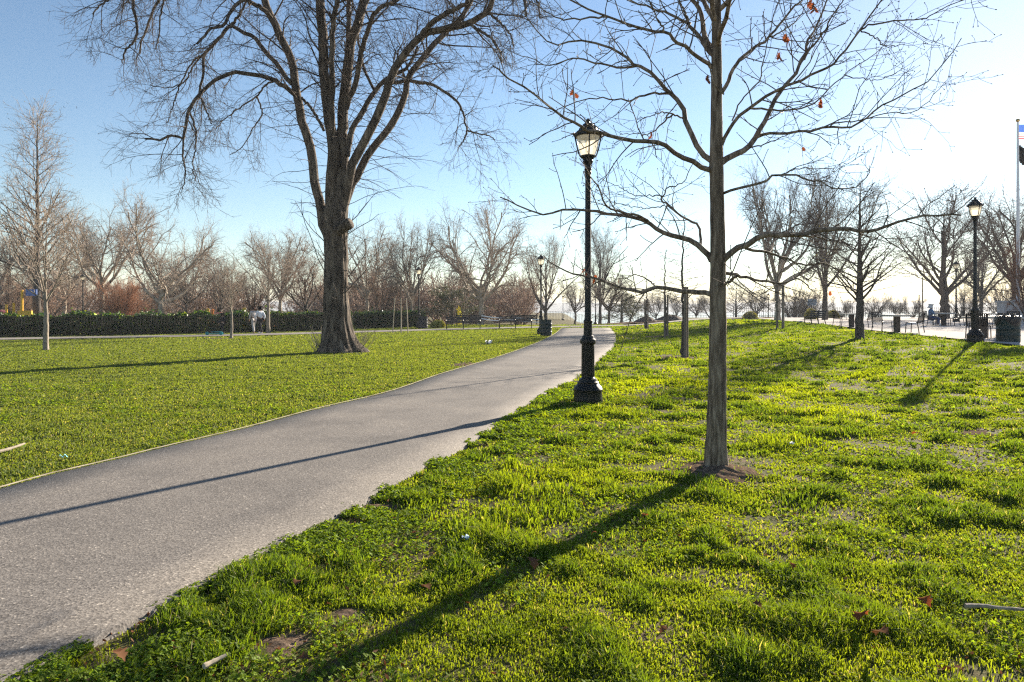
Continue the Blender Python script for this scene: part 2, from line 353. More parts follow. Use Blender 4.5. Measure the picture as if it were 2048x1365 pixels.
tn = nrm(np.gradient(cross_c, axis=0)); nn = np.stack([-tn[:, 1], tn[:, 0]], 1)
ca, cb = cross_c + nn * 1.25, cross_c - nn * 1.25
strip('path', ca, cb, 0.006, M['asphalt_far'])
CROSS = [tuple(p) for p in ca] + [tuple(p) for p in cb[::-1]]
PLAZA = [(14.2, 12), (14.6, 19.5), (15.3, 22.4), (16.1, 27), (17.4, 33.4), (18.9, 39), (20.5, 45), (22, 54), (23.5, 64), (25, 73), (90, 73), (90, 12)]
def poly_sheet(name, poly, dz, m, base=None):
    bm = bmesh.new(); vs = [bm.verts.new((x, y, (Gf(x, y) if base is None else base) + dz)) for x, y in poly]; bm.faces.new(vs)
    bmesh.ops.triangulate(bm, faces=bm.faces[:]); me = bpy.data.meshes.new(name); bm.to_mesh(me); bm.free(); me.materials.append(m)
    return tag(link(name, me), kind='structure')
poly_sheet('plaza_pavement', PLAZA, 0.006, M['plaza'], 0.45)
DIRT = [(9, 64), (14, 62.5), (20, 64), (26, 69), (30, 77), (24, 80), (14, 75), (8, 70)]
# pale strips that hold the asphalt edge
for E, o in ((le, -1), (re_, 1)):
    t2 = nrm(np.gradient(E, axis=0)); n2 = np.stack([t2[:, 1], -t2[:, 0]], 1) * o
    if o < 0: strip('path_edging', E + n2 * 0.002, E + n2 * 0.040, 0.010, M['edging'], 1)
    else:
        for lo, hi in ((3.85, 4.25), (16, 60)):
            k_ = (E[:, 1] > lo) & (E[:, 1] < hi)
            if k_.sum() > 1: strip('path_edging', (E + n2 * 0.002)[k_], (E + n2 * 0.040)[k_], 0.006, M['edging'], 1)
def axis(lo, a, b, hi, st, g=1.16):
    v = list(np.arange(a, b + 1e-6, st)); s = st
    while v[-1] < hi: s *= g; v.append(v[-1] + s)
    s = st
    while v[0] > lo: s *= g; v.insert(0, v[0] - s)
    return np.array(v)
gx, gy = axis(-500, -9, 16, 500, 0.22, 1.12), axis(-40, 1, 34, 420, 0.25, 1.09)
X, Y = np.meshgrid(gx, gy); Z = G(X, Y) - 0.045 + micro(X, Y) * np.where(Y < 80, 1, 0)
nx_, ny_ = len(gx), len(gy); ii = np.arange(ny_ - 1)[:, None] * nx_ + np.arange(nx_ - 1)[None]
Q = np.stack([ii, ii + 1, ii + nx_ + 1, ii + nx_], -1).reshape(-1, 4)
tag(link('ground', quads('ground', np.stack([X, Y, Z], -1).reshape(-1, 3), Q, M['ground'], True)), kind='structure')
poly_sheet('dirt_path', DIRT, 0.02, M['soil'])
wm = mat('bay_water', (0.06, 0.10, 0.14), 0.12, 0.5); p_ = wm.node_tree.nodes['Principled BSDF']
tc_ = nd(wm, 'ShaderNodeTexCoord'); n_ = nd(wm, 'ShaderNodeTexNoise', Scale=0.25, Detail=6.0); lk(wm, tc_.outputs['Object'], n_.inputs['Vector'])
b_ = nd(wm, 'ShaderNodeBump', Strength=0.6, Distance=0.6); lk(wm, n_.outputs['Fac'], b_.inputs['Height']); lk(wm, b_.outputs[0], p_.inputs['Normal'])
tag(link('water', quads('water', np.array([(-6000, 155, -10.0), (6000, 155, -10.0), (6000, 6000, -10.0), (-6000, 6000, -10.0)]), np.array([(0, 1, 2, 3)]), wm)), kind='structure')
M['hill'] = noisy('far_hills', [(0.3, (0.05, 0.07, 0.09)), (0.7, (0.11, 0.13, 0.15))], 0.02)  # blue tint in the base colour stands in for distance haze
def hills():
    V = []; Q = []; n = 160; xs = np.linspace(-1800, 3200, n); prof = 15 + 14 * fnoise(xs, xs * 0, 500, 3) + 6 * fnoise(xs, xs * 0, 110, 9)
    for k, (dy, s) in enumerate(((-250, 0), (-120, 0.55), (0, 1.0), (200, 0.9), (500, 0))):
        for i in range(n): V.append((xs[i], 1900 + dy, -10.5 + prof[i] * s))
    for k in range(4):
        for i in range(n - 1): a = k * n + i; Q.append((a, a + 1, a + n + 1, a + n))
    tag(link('hills', quads('hills', np.array(V), np.array(Q), M['hill'], True)), kind='structure')
hills()

# ------------------------------------------------------------------ lamp posts
def lamp_parts(root):
    MB().lathe([(.238, 0), (.242, .03), (.238, .06), (.232, .17), (.240, .20), (.222, .24), (.19, .27), (.175, .30), (.18, .315), (.155, .335), (.145, .37), (.115, .385), (.105, .40)], 28).build('post_base', M['iron'], root, angle=25)
    b = MB(); b.lathe([(.104, .40), (.100, .92), (.104, .94), (.128, .955), (.134, .985), (.128, 1.02), (.104, 1.04), (.095, 1.075), (.075, 1.09), (.072, 1.16), (.070, 1.29), (.076, 1.30), (.076, 1.33), (.060, 1.345), (.055, 1.37), (.046, 3.74), (.055, 3.75), (.058, 3.78), (.050, 3.80)], 24)
    for k in range(12):
        a = 2 * pi * k / 12; b.tube([(.101 * cos(a), .101 * sin(a), .42), (.098 * cos(a), .098 * sin(a), .91)], .009, 5)
    b.build('shaft', M['iron'], root, angle=25)
    lan = MB().lathe([(.050, 3.80), (.062, 3.83), (.048, 3.86), (.052, 3.90), (.080, 3.94), (.085, 3.96), (.078, 3.98), (.100, 4.01), (.122, 4.03), (.126, 4.05), (.118, 4.055)], 24).build('lantern_base', M['iron'], root, angle=25)
    MB().lathe([(.112, 4.052), (.128, 4.09), (.152, 4.17), (.172, 4.25), (.186, 4.33), (.190, 4.365)], 32, caps=False).build('globe', M['globe'], root)
    r = MB().lathe([(.190, 4.362), (.222, 4.36), (.232, 4.375), (.232, 4.40), (.215, 4.415), (.20, 4.44), (.17, 4.465), (.155, 4.47), (.15, 4.50), (.12, 4.525), (.095, 4.535), (.09, 4.565), (.065, 4.585), (.035, 4.59), (.03, 4.615), (.042, 4.63), (.03, 4.65), (.008, 4.665)], 28)
    for k in range(8):
        a = 2 * pi * k / 8; r.lathe([(.012, -.02), (.018, 0), (.010, .025), (.003, .05)], 6, (.232 * cos(a), .232 * sin(a), 4.40))
    r.build('lantern_cap', M['iron'], root, angle=25)
    for k in range(4):
        a = pi / 4 + 2 * pi * k / 4 - 0.79 + 0.0
        pts = [((rr) * cos(a), (rr) * sin(a), z) for rr, z in ((.215, 4.37), (.198, 4.28), (.172, 4.16), (.142, 4.07), (.118, 4.03))]
        MB().tube(pts, [.014, .012, .012, .012, .014], 6).build('lantern_rib', M['iron'], root)
lamps = [
    ((1176, 803, 0), 'tall black cast iron park lamp between the path and the nearest young oak'),
    ((1950, 683, 0), 'black park lamp at the plaza edge, next to a bagged trash can'),
    ((1082, 668, 0), 'black park lamp behind a green barrel where the path bends out of sight'),
    ((838, 656, 0), 'black park lamp by a dark bin at the end of the low iron fence'),
    ((1912, 0, 52), 'slim black park lamp standing among the plaza tables, beneath a spreading bare tree'),
    ((1191, 0, 80), 'small distant black lamp just past the end of the path beside a bare tree'),
    ((166, 0, 62), 'distant black lamp rising behind the dark hedge beside an orange shrub'),
    ((1537, 0, 96), 'far black lamp near the waterside railing beside the leaning tree trunk'),
    ((1074, 0, 120), 'tiny far black lamp seen between the barrel lamp and the park benches'),
    ((1126, 0, 128), 'tiny far black lamp on the lawn past the path crest'),
]
root0 = None
for (px, py, D), lab in lamps:
    p = stand(px, D) if D else ground_at(px, py)
    if root0 is None: root0 = empty('street_lamp', p, lab, 'lamp post', 'black park lamps'); lamp_parts(root0)
    else:
        o = copy_tree(root0); o.location = p; o['label'] = lab; o.rotation_euler = (0, 0, px * 0.37 % 1.5)
LAMP1 = ground_at(1176, 803)

# ------------------------------------------------------------------ foreground oak (limbs follow the photographed habit, each at its own depth)
rng = np.random.default_rng(11)
OD = 6.62
OB = ground_at(1432, 937)
def trace(pts, D, d0, d1, K=22, r0=4, r1=1, power=0.8, fat=1.0):
    n = len(pts); W = []
    cum = np.concatenate([[0], np.cumsum([math.hypot(pts[i + 1][0] - pts[i][0], pts[i + 1][1] - pts[i][1]) for i in range(n - 1)])]); cum /= cum[-1]
    for (x, y), s in zip(pts, cum): W.append(at(x, y, D + d0 + (d1 - d0) * s))
    P = catmull(W, K); s = np.linspace(0, 1, K); R = (r1 + (r0 - r1) * (1 - s) ** power) * D / F * fat
    return P, R
def P_(s): return [tuple(float(v) for v in a.split(',')) for a in s.split()]
OAK = [  # r0, r1 (px), depth at start, depth at tip (m), points
 (8.5,1.8,0,1.0,'1424,590 1400,585 1373,584 1344,579 1311,574 1286,584 1261,580 1224,570 1199,559 1174,554 1149,550 1124,540 1100,524 1087,512'),
 (3,1,.35,.9,'1311,574 1302,566 1284,554 1269,551 1244,558 1219,556'),
 (10,2,0,.8,'1424,522 1412,505 1398,492 1373,478 1349,475 1324,467 1306,452 1281,439 1254,432 1214,428 1189,422 1159,419 1119,421 1092,429 1055,422 1025,405 1000,396'),
 (5,1.3,.3,-.3,'1306,452 1290,440 1274,431 1249,427 1219,418 1207,402 1197,377 1182,357 1172,335 1160,318'),
 (4.5,1.3,.1,.9,'1401,490 1401,470 1396,449 1378,442 1358,427 1331,410 1324,400 1324,392 1334,377 1350,370 1366,367 1376,347 1390,320'),
 (2,.9,.5,1.0,'1324,393 1300,391 1274,392 1255,385 1239,375 1215,364 1192,354'),
 (2,.9,.5,.3,'1328,411 1304,417 1280,415 1249,411 1212,402'),
 (8.5,1.5,0,-1.2,'1424,342 1398,331 1372,318 1349,306 1324,289 1299,283 1264,281 1224,274 1199,266 1174,260 1154,250 1132,237 1107,219 1082,199 1050,177 1012,154 1000,142 985,131'),
 (9.5,1.6,0,.9,'1426,324 1403,306 1388,281 1373,246 1368,217 1349,192 1334,182 1316,162 1299,142 1274,131 1259,121 1239,107 1212,95 1172,83 1139,86 1110,93 1085,77 1060,45 1045,20'),
 (4,1.1,.4,.0,'1340,188 1311,187 1281,193 1261,200 1234,199 1199,197 1162,202 1125,217 1095,232'),
 (4,1.1,.5,1.2,'1276,132 1239,137 1207,128 1184,126 1154,118 1125,122 1097,132 1070,120 1037,110 1000,92'),
 (3,.9,.3,-.2,'1369,240 1344,227 1321,225 1299,234 1275,238'),
 (3,.9,.3,.9,'1345,230 1319,251 1296,270 1269,268 1240,270'),
 (7,1.8,0,-.6,'1428,136 1418,132 1398,115 1373,97 1349,80 1336,66 1299,62 1264,51 1224,37 1194,27 1149,6 1120,-12 1080,-30'),
 (3,1,-.2,-.5,'1328,63 1316,37 1299,5 1285,-25'),
 (3,1,-.4,.2,'1214,34 1174,36 1125,39 1095,27 1057,0 1030,-18'),
 (8,2,0,.7,'1428,110 1421,107 1403,82 1383,55 1371,45 1336,27 1304,17 1261,0 1220,-20'),
 (5,1.5,.2,.3,'1376,48 1369,22 1359,0 1350,-30'),
 (2.4,1,-.15,-.5,'1448,189 1428,169 1418,125 1410,95 1422,60 1427,25 1425,-20'),
 (10.5,2,0,1.0,'1440,328 1471,308 1498,292 1517,265 1535,231 1560,185 1585,157 1609,114 1612,89 1628,58 1640,30 1655,0 1668,-35'),
 (4,1.6,.7,.3,'1600,130 1620,100 1643,71 1661,40 1686,0 1700,-30'),
 (6,1.6,0,-.9,'1442,294 1455,262 1471,240 1502,215 1535,191 1572,175 1615,154 1646,140 1668,126 1689,101 1720,61 1741,28 1763,0 1780,-25'),
 (2.6,.9,-.6,-1.2,'1720,61 1748,49 1784,43 1815,40 1846,38 1871,25 1929,0 1950,-10'),
 (2,.8,-.6,-.3,'1722,63 1754,77 1769,92 1809,89'),
 (3.4,.9,-.3,.5,'1500,217 1529,218 1557,221 1597,218 1631,206 1655,181 1686,151 1732,120 1769,92 1776,68'),
 (1.8,.8,.1,.3,'1688,150 1723,157 1751,160 1784,151 1806,135'),
 (5,1.1,.2,-.6,'1512,276 1538,266 1572,268 1615,261 1661,254 1695,255 1726,243 1754,218 1794,194 1831,175 1858,160 1892,120 1923,77'),
 (2.4,.8,-.2,.5,'1660,254 1677,245 1710,243 1769,228 1824,225 1861,197 1892,160 1905,150'),
 (2.4,.8,.1,.7,'1500,296 1529,289 1566,274 1600,262 1640,258'),
 (6.5,2.4,0,.6,'1444,185 1462,151 1477,123 1505,98 1535,77 1563,46 1585,18 1603,0 1625,-28'),
 (2.6,1,.2,.9,'1540,74 1572,58 1597,37 1612,9 1625,-15'),
 (2.4,.9,-.05,-.6,'1464,242 1478,212 1492,188 1520,157 1523,132 1538,86 1548,25 1560,0 1570,-25'),
 (4.5,1.1,0,-.8,'1442,389 1480,377 1520,365 1549,351 1562,350 1599,354 1624,363 1639,362 1661,375 1709,375 1731,355 1739,337'),
 (2,.8,-.3,-.1,'1562,350 1589,340 1629,337 1659,337 1670,342 1689,332'),
 (11,2.2,0,-1.0,'1440,526 1451,517 1475,499 1500,484 1532,469 1554,471 1599,469 1629,464 1654,458 1699,459 1721,462 1754,461 1781,449 1811,438 1850,432 1890,429 1925,432'),
 (5,1.2,-.1,.6,'1487,494 1512,502 1539,507 1569,517 1599,528 1622,529 1639,525 1661,534 1699,549'),
 (3,1,-.4,.0,'1580,469 1610,472 1637,476 1669,482 1699,477 1730,476'),
 (6,1.2,0,.6,'1442,545 1475,550 1505,559 1544,564 1564,566 1599,560 1619,575 1640,596'),
 (2.4,.8,.3,.0,'1564,567 1540,580 1510,587 1480,590'),
 (4.5,3.4,0,-.5,'1444,572 1460,562 1472,552'),
]
def build_oak():
    root = empty('young_oak_tree', OB, 'slim young oak nearest the camera, bare but for a few orange leaves', 'tree')
    O = np.array(OB)
    # trunk: swollen foot, slightly crooked, ridged bark
    tp = [(1434, 960), (1432, 925), (1432.5, 870), (1434, 800), (1435.5, 700), (1436, 600), (1436, 500), (1434, 400), (1433, 330), (1433, 200), (1433, 100), (1433, 0), (1434, -120), (1432, -260), (1434, -420)]
    tr = [28.5, 23.5, 19.5, 17.6, 16.2, 15.6, 14.6, 13.5, 13.2, 10.8, 9.6, 8.4, 6.4, 4.2, 1.4]
    P = catmull([at(x, y, OD) for x, y in tp], 90); R = np.interp(np.linspace(0, 1, 90), np.linspace(0, 1, 15), tr) * OD / F
    n = 36; V = []; Q = []
    for i in range(90):
        for k in range(n):
            a = 2 * pi * k / n; z = P[i][2]
            g = 1 + 0.045 * sin(a * 9 + z * 1.1) * (0.6 + 0.4 * sin(z * 7 + a * 2)) + 0.03 * sin(a * 17 - z * 2) + 0.02 * sin(z * 23 + a)
            for kz in (2.02, 1.72, 1.38, 2.9): g += 0.13 * math.exp(-((z - kz) / 0.05) ** 2) * max(0, cos(a - kz * 5))
            if i < 9: g += 0.16 * (1 - i / 9) * max(0, sin(a * 4 + 0.6))
            V.append((P[i][0] + R[i] * g * cos(a), P[i][1] + R[i] * g * sin(a), z))
    for i in range(89):
        for k in range(n): Q.append((i * n + k, i * n + (k + 1) % n, (i + 1) * n + (k + 1) % n, (i + 1) * n + k))
    link('trunk', quads('oak_trunk', np.array(V) - O, np.array(Q), M['bark_oak'], True), root)
    limbs = [trace(P_(s), OD, d0, d1, 24, r0, r1, 1.15, .64) for r0, r1, d0, d1, s in OAK]
    LP = np.stack([a for a, b in limbs]); LR = np.stack([b for a, b in limbs])
    LP[:, 1:] += 0.006 * rng.standard_normal(LP[:, 1:].shape)
    # the upper crown, over the top of the picture
    top = np.stack([P[60:84]]); topR = np.stack([R[60:84]])
    uP, uR = grow(rng, top, topR, 16, 0.1, 0.98, 0.95, 0.15, 1.9, 0.2, 0.6, 0.03, 0.008, 24, 0.09, (0, 0, 0.035), (1.15, 0.4), 0.2)
    AP = np.concatenate([LP, uP]); AR = np.concatenate([LR, uR])
    b = Wood().add(AP, AR, 9); link('limbs', b.mesh('oak_limbs', M['bark_oak']), root).data.transform(Matrix.Translation(-OB))
    seg = np.linalg.norm(np.diff(AP, axis=1), axis=2).sum(1)
    c = Wood()
    p2, r2 = grow(rng, AP, AR, np.maximum(3, (seg / 0.115)).astype(int), 0.22, 0.99, 0.85, 0.22, 0.42, 0.45, 0.5, 0.0065, 0.0024, 7, 0.13, (0, 0, 0.02), (1.15, 0.65), 0.5)
    p3, r3 = grow(rng, p2, r2, 3, 0.25, 0.98, 0.8, 0.25, 0.15, 0.4, 0.75, 0.004, 0.0019, 4, 0.12, (0, 0, 0.05), (1.1, 0.7), 0.8)
    c.add(p2, r2, 5).add(p3, r3, 4)
    tips = np.concatenate([p2[:, -1], p3[:, -1]]); td = np.concatenate([nrm(p2[:, -1] - p2[:, -2]), nrm(p3[:, -1] - p3[:, -2])])
    bud = np.stack([tips - td * .002, tips + td * .004, tips + td * .009, tips + td * .015], 1)
    c.add(bud, np.tile(np.array([[.002, .0042, .0038, .0006]]), (len(bud), 1)), 5)
    link('crown', c.mesh('oak_twigs', M['twig_oak']), root).data.transform(Matrix.Translation(-OB))
    # withered leaves still hanging
    for (x, y, dd, k, s) in [(1147,187,.1,2,1),(1416,158,-.1,2,.9),(1300,271,0,2,.8),(1570,76,.3,3,1.2),(1557,105,.3,3,1.2),(1624,6,.5,4,1.3),(1643,203,.2,3,1),(1604,302,0,1,.8),(1632,362,-.3,1,1.0),(1189,558,.7,2,.9),(1172,546,.75,2,.8),(1238,566,.55,1,.7),(1657,590,.5,1,.8)]:
        mb = MB()
        for q in range(k):
            c0 = at(x + rng.uniform(-4, 4), y - 8 + q * 7, OD + dd) - OB; d = Vector((rng.uniform(-.5, .5), rng.uniform(-.5, .5), -1)).normalized(); e = d.cross(Vector((rng.uniform(-1, 1), rng.uniform(-1, 1), .1))).normalized()
            nn_ = d.cross(e); ln = 0.068 * s; pts = [c0]
            prof = [(0, .04), (.15, .10), (.25, .34), (.36, .16), (.48, .44), (.6, .2), (.74, .36), (.86, .14), (1, .02)]
            V = [c0 + d * ln * t + e * ln * w + nn_ * ln * .25 * w * (1 if q % 2 else -1) + nn_ * ln * .3 * t * t for t, w in prof] + [c0 + d * ln * t - e * ln * w + nn_ * ln * .2 * w + nn_ * ln * .3 * t * t for t, w in prof]
            mb.add(V, [(i, i + 1, i + 10, i + 9) for i in range(8)])
        mb.build('dead_leaf', M['oak_leaf'], root, smooth=False)
    # bare soil around its foot
    n = 96; V = []; Q = []; m = 26
    for i in range(m):
        for k in range(n):
            a = 2 * pi * k / n; q = i / (m - 1); x, y = OB.x + .02 + .47 * q * cos(a), OB.y + .47 * q * sin(a); e = .8 + .45 * fnoise(np.array(x * 1.0), np.array(y * 1.0), .16, 14, 3)
            x, y = OB.x + .02 + .47 * q * e * cos(a), OB.y + .47 * q * e * sin(a); lump = float(fnoise(np.array(x), np.array(y), .09, 4, 3) - .5)
            V.append((x, y, Gf(x, y) - .05 + float(micro(x, y)) * q + (.085 * (1 - q) ** 1.2 + .012) * 1.0 + .05 * lump * (1 - q ** 4) - .02 * q ** 6))
    for i in range(m - 1):
        for k in range(n): Q.append((i * n + k, i * n + (k + 1) % n, (i + 1) * n + (k + 1) % n, (i + 1) * n + k))
    tag(link('dirt', quads('dirt', np.array(V), np.array(Q), M['soil'], True)), kind='structure')
build_oak()

# ------------------------------------------------------------------ the great bare tree across the path
BD = 24.0
BT = ground_at(678, 703)
BIG = [
 (9.8,6.5,0,.8,'668,520 656,475 645,440 638,398 630,368 624,308 614,270 605,246 593,191 590,154 581,117 568,88 556,62 541,31 528,0 515,-45 495,-110 470,-190'),
 (12,7.5,0,-.6,'664,500 661,450 662,388 666,319 665,277 655,215 648,154 646,110 645,62 639,0 632,-70 628,-150 615,-240'),
 (12.5,7,0,.5,'680,500 684,440 685,353 686,284 685,261 688,209 694,154 701,92 716,46 728,0 742,-60 762,-150 780,-240'),
 (6,4,-.3,-1.6,'664,265 664,231 664,154 664,77 670,25 674,0 680,-70 672,-160'),
 (6,4,.3,1.8,'690,215 693,170 697,100 698,45 698,0 700,-80 712,-170'),
 (6,2.5,.2,-1.5,'692,218 700,195 710,172 719,123 728,86 741,46 753,22 770,10 790,3 815,-20 840,-60'),
 (9.5,4.5,0,-1.8,'684,430 692,385 704,332 725,292 747,246 771,191 778,160 796,129 821,95 845,71 888,58 925,52 950,40 974,25 984,0 1000,-40'),
 (5.5,3,-1.2,-2.6,'838,80 850,62 873,40 895,27 919,15 940,0 965,-40 990,-80'),
 (8.5,4,0,1.8,'686,420 700,380 713,354 735,311 759,280 787,243 808,197 818,154 845,117 876,80 895,62 913,49 938,12 955,-30 985,-90'),
 (6,2.6,-.2,1.2,'694,312 704,261 728,221 747,185 771,160 790,150 811,138 825,120 835,95'),
 (3,1.8,.6,2.0,'747,178 731,145 722,108 716,70 720,30 724,0'),
 (4,1.3,.5,-1.0,'786,166 805,163 827,163 858,168 882,178 913,203 925,225 931,243 934,261'),
 (1.8,.6,-.6,-.9,'934,261 928,280 916,298'), (1.8,.6,-.8,-1.4,'934,261 955,268 978,272 990,280'),
 (5,1.8,.2,-1.4,'590,190 584,185 568,172 550,163 519,151 482,146 451,151 424,166 396,194 378,221 371,250 366,277 347,271 320,280 290,277'),
 (2,.7,-.9,-1.3,'372,245 365,308 370,335 371,354 362,388'),
 (2,.7,-.8,-.2,'378,221 392,262 390,300 385,330 392,365'),
 (2,.7,-.7,-1.6,'400,192 410,215 418,235 423,250'),
 (5,2,.3,1.4,'583,166 579,163 556,132 531,105 513,80 488,65 461,52 445,70 433,83 411,106 407,130 405,154 400,180 396,200'),
 (2,.8,1.0,1.8,'411,106 395,122 384,138 371,160 353,172 330,176 300,170'),
 (2,.8,1.0,.4,'409,108 385,125 360,172 345,215 335,245'),
 (3,1.5,.9,.2,'461,52 472,40 482,25 491,6 500,-20'),
 (5,2,.5,-1.8,'545,40 525,18 513,12 500,5 488,0 462,22 448,50 420,60 395,88'),
 (3,2.6,.1,.2,'648,262 640,245 630,228 618,212 603,195'),
 (2,.7,.2,1.2,'553,160 531,172 513,194 482,215 463,228 445,243 430,262'),
 (1.8,.7,.6,.2,'514,193 520,210 525,225 518,240 504,261 495,280 482,297 460,310'),
 # long limbs over the top of the picture that hang their twigs into it
 (5,2,1,-2.2,'500,-120 450,-130 400,-110 350,-80 300,-50 262,-25 240,0'),
 (4,1.6,.5,2.5,'520,-60 470,-70 420,-50 370,-30 325,-5 300,40 285,80 279,108'),
 (3,.9,-1.8,-2.2,'275,-35 267,0 272,40 273,71 262,90 251,101 247,115 245,128'),
 (3,.9,-1.6,-2.8,'330,-70 285,-40 235,-10 200,12 185,32'),
 (2.4,.8,-1,-1.4,'380,-90 352,-50 330,-10 322,30 318,70 312,100'),
 (5,2,-1.5,-3,'990,-60 1010,-45 1030,-25 1048,0 1052,30'),
 (4,1.5,1.5,3,'960,-40 990,-60 1020,-55 1050,-30 1075,5 1080,40'),
 (3,1,-2,-3.2,'930,45 960,62 985,80 1000,105 1004,128'),
 (2.6,1,-1.6,-2.2,'974,26 1000,45 1020,70 1028,95'),
 (4,1.5,-.6,1.5,'715,46 745,-10 790,-40 840,-45 880,-20 900,10'),
 (4,1.5,.2,-2,'632,-60 590,-100 540,-120 480,-100'),
]
def build_big():
    rg = np.random.default_rng(23)
    root = empty('great_bare_tree', BT, 'huge dark bare tree with forking stems, alone on the lawn by the path', 'tree')
    O = np.array(BT)
    tp = [(680, 712), (679, 700), (677, 680), (674, 640), (672, 594), (672, 540), (672, 490), (671, 455), (671, 430), (672, 395), (674, 350)]
    tr = [40, 37, 30, 25.5, 23.4, 22.2, 22.6, 23.2, 22.5, 18, 10]
    n = 64; K = 120; P = catmull([at(x, y, BD) for x, y in tp], K); R = np.interp(np.linspace(0, 1, K), np.linspace(0, 1, 11), tr) * BD / F
    V = []; Q = []
    for i in range(K):
        z = P[i][2] - BT.z
        for k in range(n):
            a = 2 * pi * k / n; foot = math.exp(-z / 0.55)
            g = 1 + 0.24 * foot * (0.5 + 0.5 * sin(a * 5 + 0.8)) + 0.30 * foot * max(0, cos(a - 0.1)) ** 6 + 0.18 * foot * max(0, cos(a - 3.2)) ** 5
            g += 0.035 * sin(a * 15 + 1.3 * sin(z * 1.7)) + 0.025 * sin(a * 27 + 2 * sin(z * 2.3 + a)) + 0.02 * sin(z * 6 + a * 3)
            g -= 0.10 * max(0, cos(a + 1.45)) ** 12 * smooth01(2.0, 4.0, z)
            V.append((P[i][0] + R[i] * g * cos(a), P[i][1] + R[i] * g * sin(a), P[i][2]))
    for i in range(K - 1):
        for k in range(n): Q.append((i * n + k, i * n + (k + 1) % n, (i + 1) * n + (k + 1) % n, (i + 1) * n + k))
    link('trunk', quads('big_trunk', np.array(V) - O, np.array(Q), M['bark_big'], True), root)
    # sawn knob of a lost limb
    kb = Wood(); kp = catmull([at(676, 462, BD - .32), at(690, 452, BD - .42), at(701, 447, BD - .5), at(703, 446, BD - .51)], 10)[None]; kb.add(kp, np.array([[.20, .20, .205, .21, .205, .20, .19, .17, .12, .02]]) * 1.0, 18)
    link('burl', kb.mesh('burl', M['bark_big']), root).data.transform(Matrix.Translation(-BT))
    limbs = [trace(P_(s), BD, d0, d1, 30, r0, r1, 0.9) for r0, r1, d0, d1, s in BIG]
    LP = np.stack([a for a, b in limbs]); LR = np.stack([b for a, b in limbs])
    LP[:, 2:] += 0.014 * rg.standard_normal(LP[:, 2:].shape)
    b = Wood().add(LP, LR, 14)
    link('limbs', b.mesh('big_limbs', M['bark_big']), root).data.transform(Matrix.Translation(-BT))
    seg = np.linalg.norm(np.diff(LP, axis=1), axis=2).sum(1); thick = LR[:, 0] > 5.6 * BD / F
    c = Wood(); rm = 0.0046
    A, AR = LP[thick], LR[thick]; B, BR = LP[~thick], LR[~thick]
    # whippy shoots low on the stems
    e2, er2 = grow(rg, A, AR, 24, 0.10, 0.55, 1.2, 0.25, 1.6, 0.4, 0.2, 0.012, rm, 8, 0.10, (0, 0, 0.03), (1, 1), .4, late=(0, 0, -.10))
    e3, er3 = grow(rg, e2, er2, 4, 0.25, 0.97, 0.6, 0.2, 0.6, 0.4, 0.6, 0.007, rm, 5, 0.1, (0, 0, .01), (1.1, .6), .6)
    c.add(e2, er2, 4).add(e3, er3, 3)
    # side branches: rise a little and then hang
    s2, sr2 = grow(rg, A, AR, np.maximum(5, seg[thick] / 0.62).astype(int), 0.42, 0.98, 0.9, 0.25, 2.3, 0.35, 0.4, 0.032, 0.011, 12, 0.12, (0, 0, 0.03), (.7, 1.1), .3, late=(0, 0, -.16))
    t2, tr2 = grow(rg, B, BR, np.maximum(4, seg[~thick] / 0.36).astype(int), 0.12, 0.99, 0.85, 0.25, 1.25, 0.35, 0.5, 0.018, 0.0075, 9, 0.12, (0, 0, 0.02), (1.1, .75), .3, late=(0, 0, -.14))
    for a, r, n3 in ((s2, sr2, 8), (t2, tr2, 6)):
        p3, r3 = grow(rg, a, r, n3, 0.15, 0.98, 0.75, 0.22, 0.85, 0.4, 0.55, 0.010, 0.0055, 7, 0.12, (0, 0, -.01), (1.1, .7), .4, late=(0, 0, -.05))
        p4, r4 = grow(rg, p3, r3, 5, 0.15, 0.98, 0.75, 0.2, 0.34, 0.4, 0.7, 0.006, rm, 4, 0.12, (0, 0, .0), (1.1, .6), .6)
        c.add(a, r, 6).add(p3, r3, 4).add(p4, r4, 3)
    # sprouts on the bole and around the foot
    tpts = np.stack([P[26:80]]); tR = np.stack([R[26:80]])
    q2, qr2 = grow(rg, tpts, tR, 26, 0.05, 0.98, 0.95, 0.2, 1.7, 0.4, 0.06, 0.02, 0.007, 9, 0.09, (0, 0, 0.07), (1, 1), .4)
    q3, qr3 = grow(rg, q2, qr2, 6, 0.3, 0.98, 0.65, 0.2, 0.6, 0.4, 0.6, 0.008, rm, 5, 0.1, (0, 0, .03), (1.1, .6), .6)
    c.add(q2, qr2, 5).add(q3, qr3, 3)
    link('crown', c.mesh('big_twigs', M['twig_big']), root).data.transform(Matrix.Translation(-BT))
    for cx, cnt in ((-.62, 26), (.72, 22)):
        f = Wood()
        st = np.stack([np.array([BT.x + cx + rg.uniform(-.22, .22), BT.y - .1 + rg.uniform(-.25, .25), BT.z - .03]) for _ in range(cnt)])
        d = np.stack([np.array([rg.uniform(-.5, .5) + .3 * np.sign(cx), rg.uniform(-.4, .4), 1.0]) for _ in range(cnt)]); ln = rg.uniform(.35, .95, cnt)
        SP = np.stack([st + d * (ln * u)[:, None] + np.array([0, 0, 0]) for u in np.linspace(0, 1, 5)], 1); f.add(SP, np.tile(np.array([[.008, .007, .006, .005, .003]]), (cnt, 1)), 4)
        z3, zr3 = grow(rg, SP, np.full(SP.shape[:2], .006), 3, .3, .95, .5, .2, .28, .3, .8, .005, .003, 4, .08, (0, 0, .05)); f.add(z3, zr3, 3)
        link('basal_sprouts', f.mesh('basal_sprouts', M['bark_young']), root).data.transform(Matrix.Translation(-BT))
build_big()

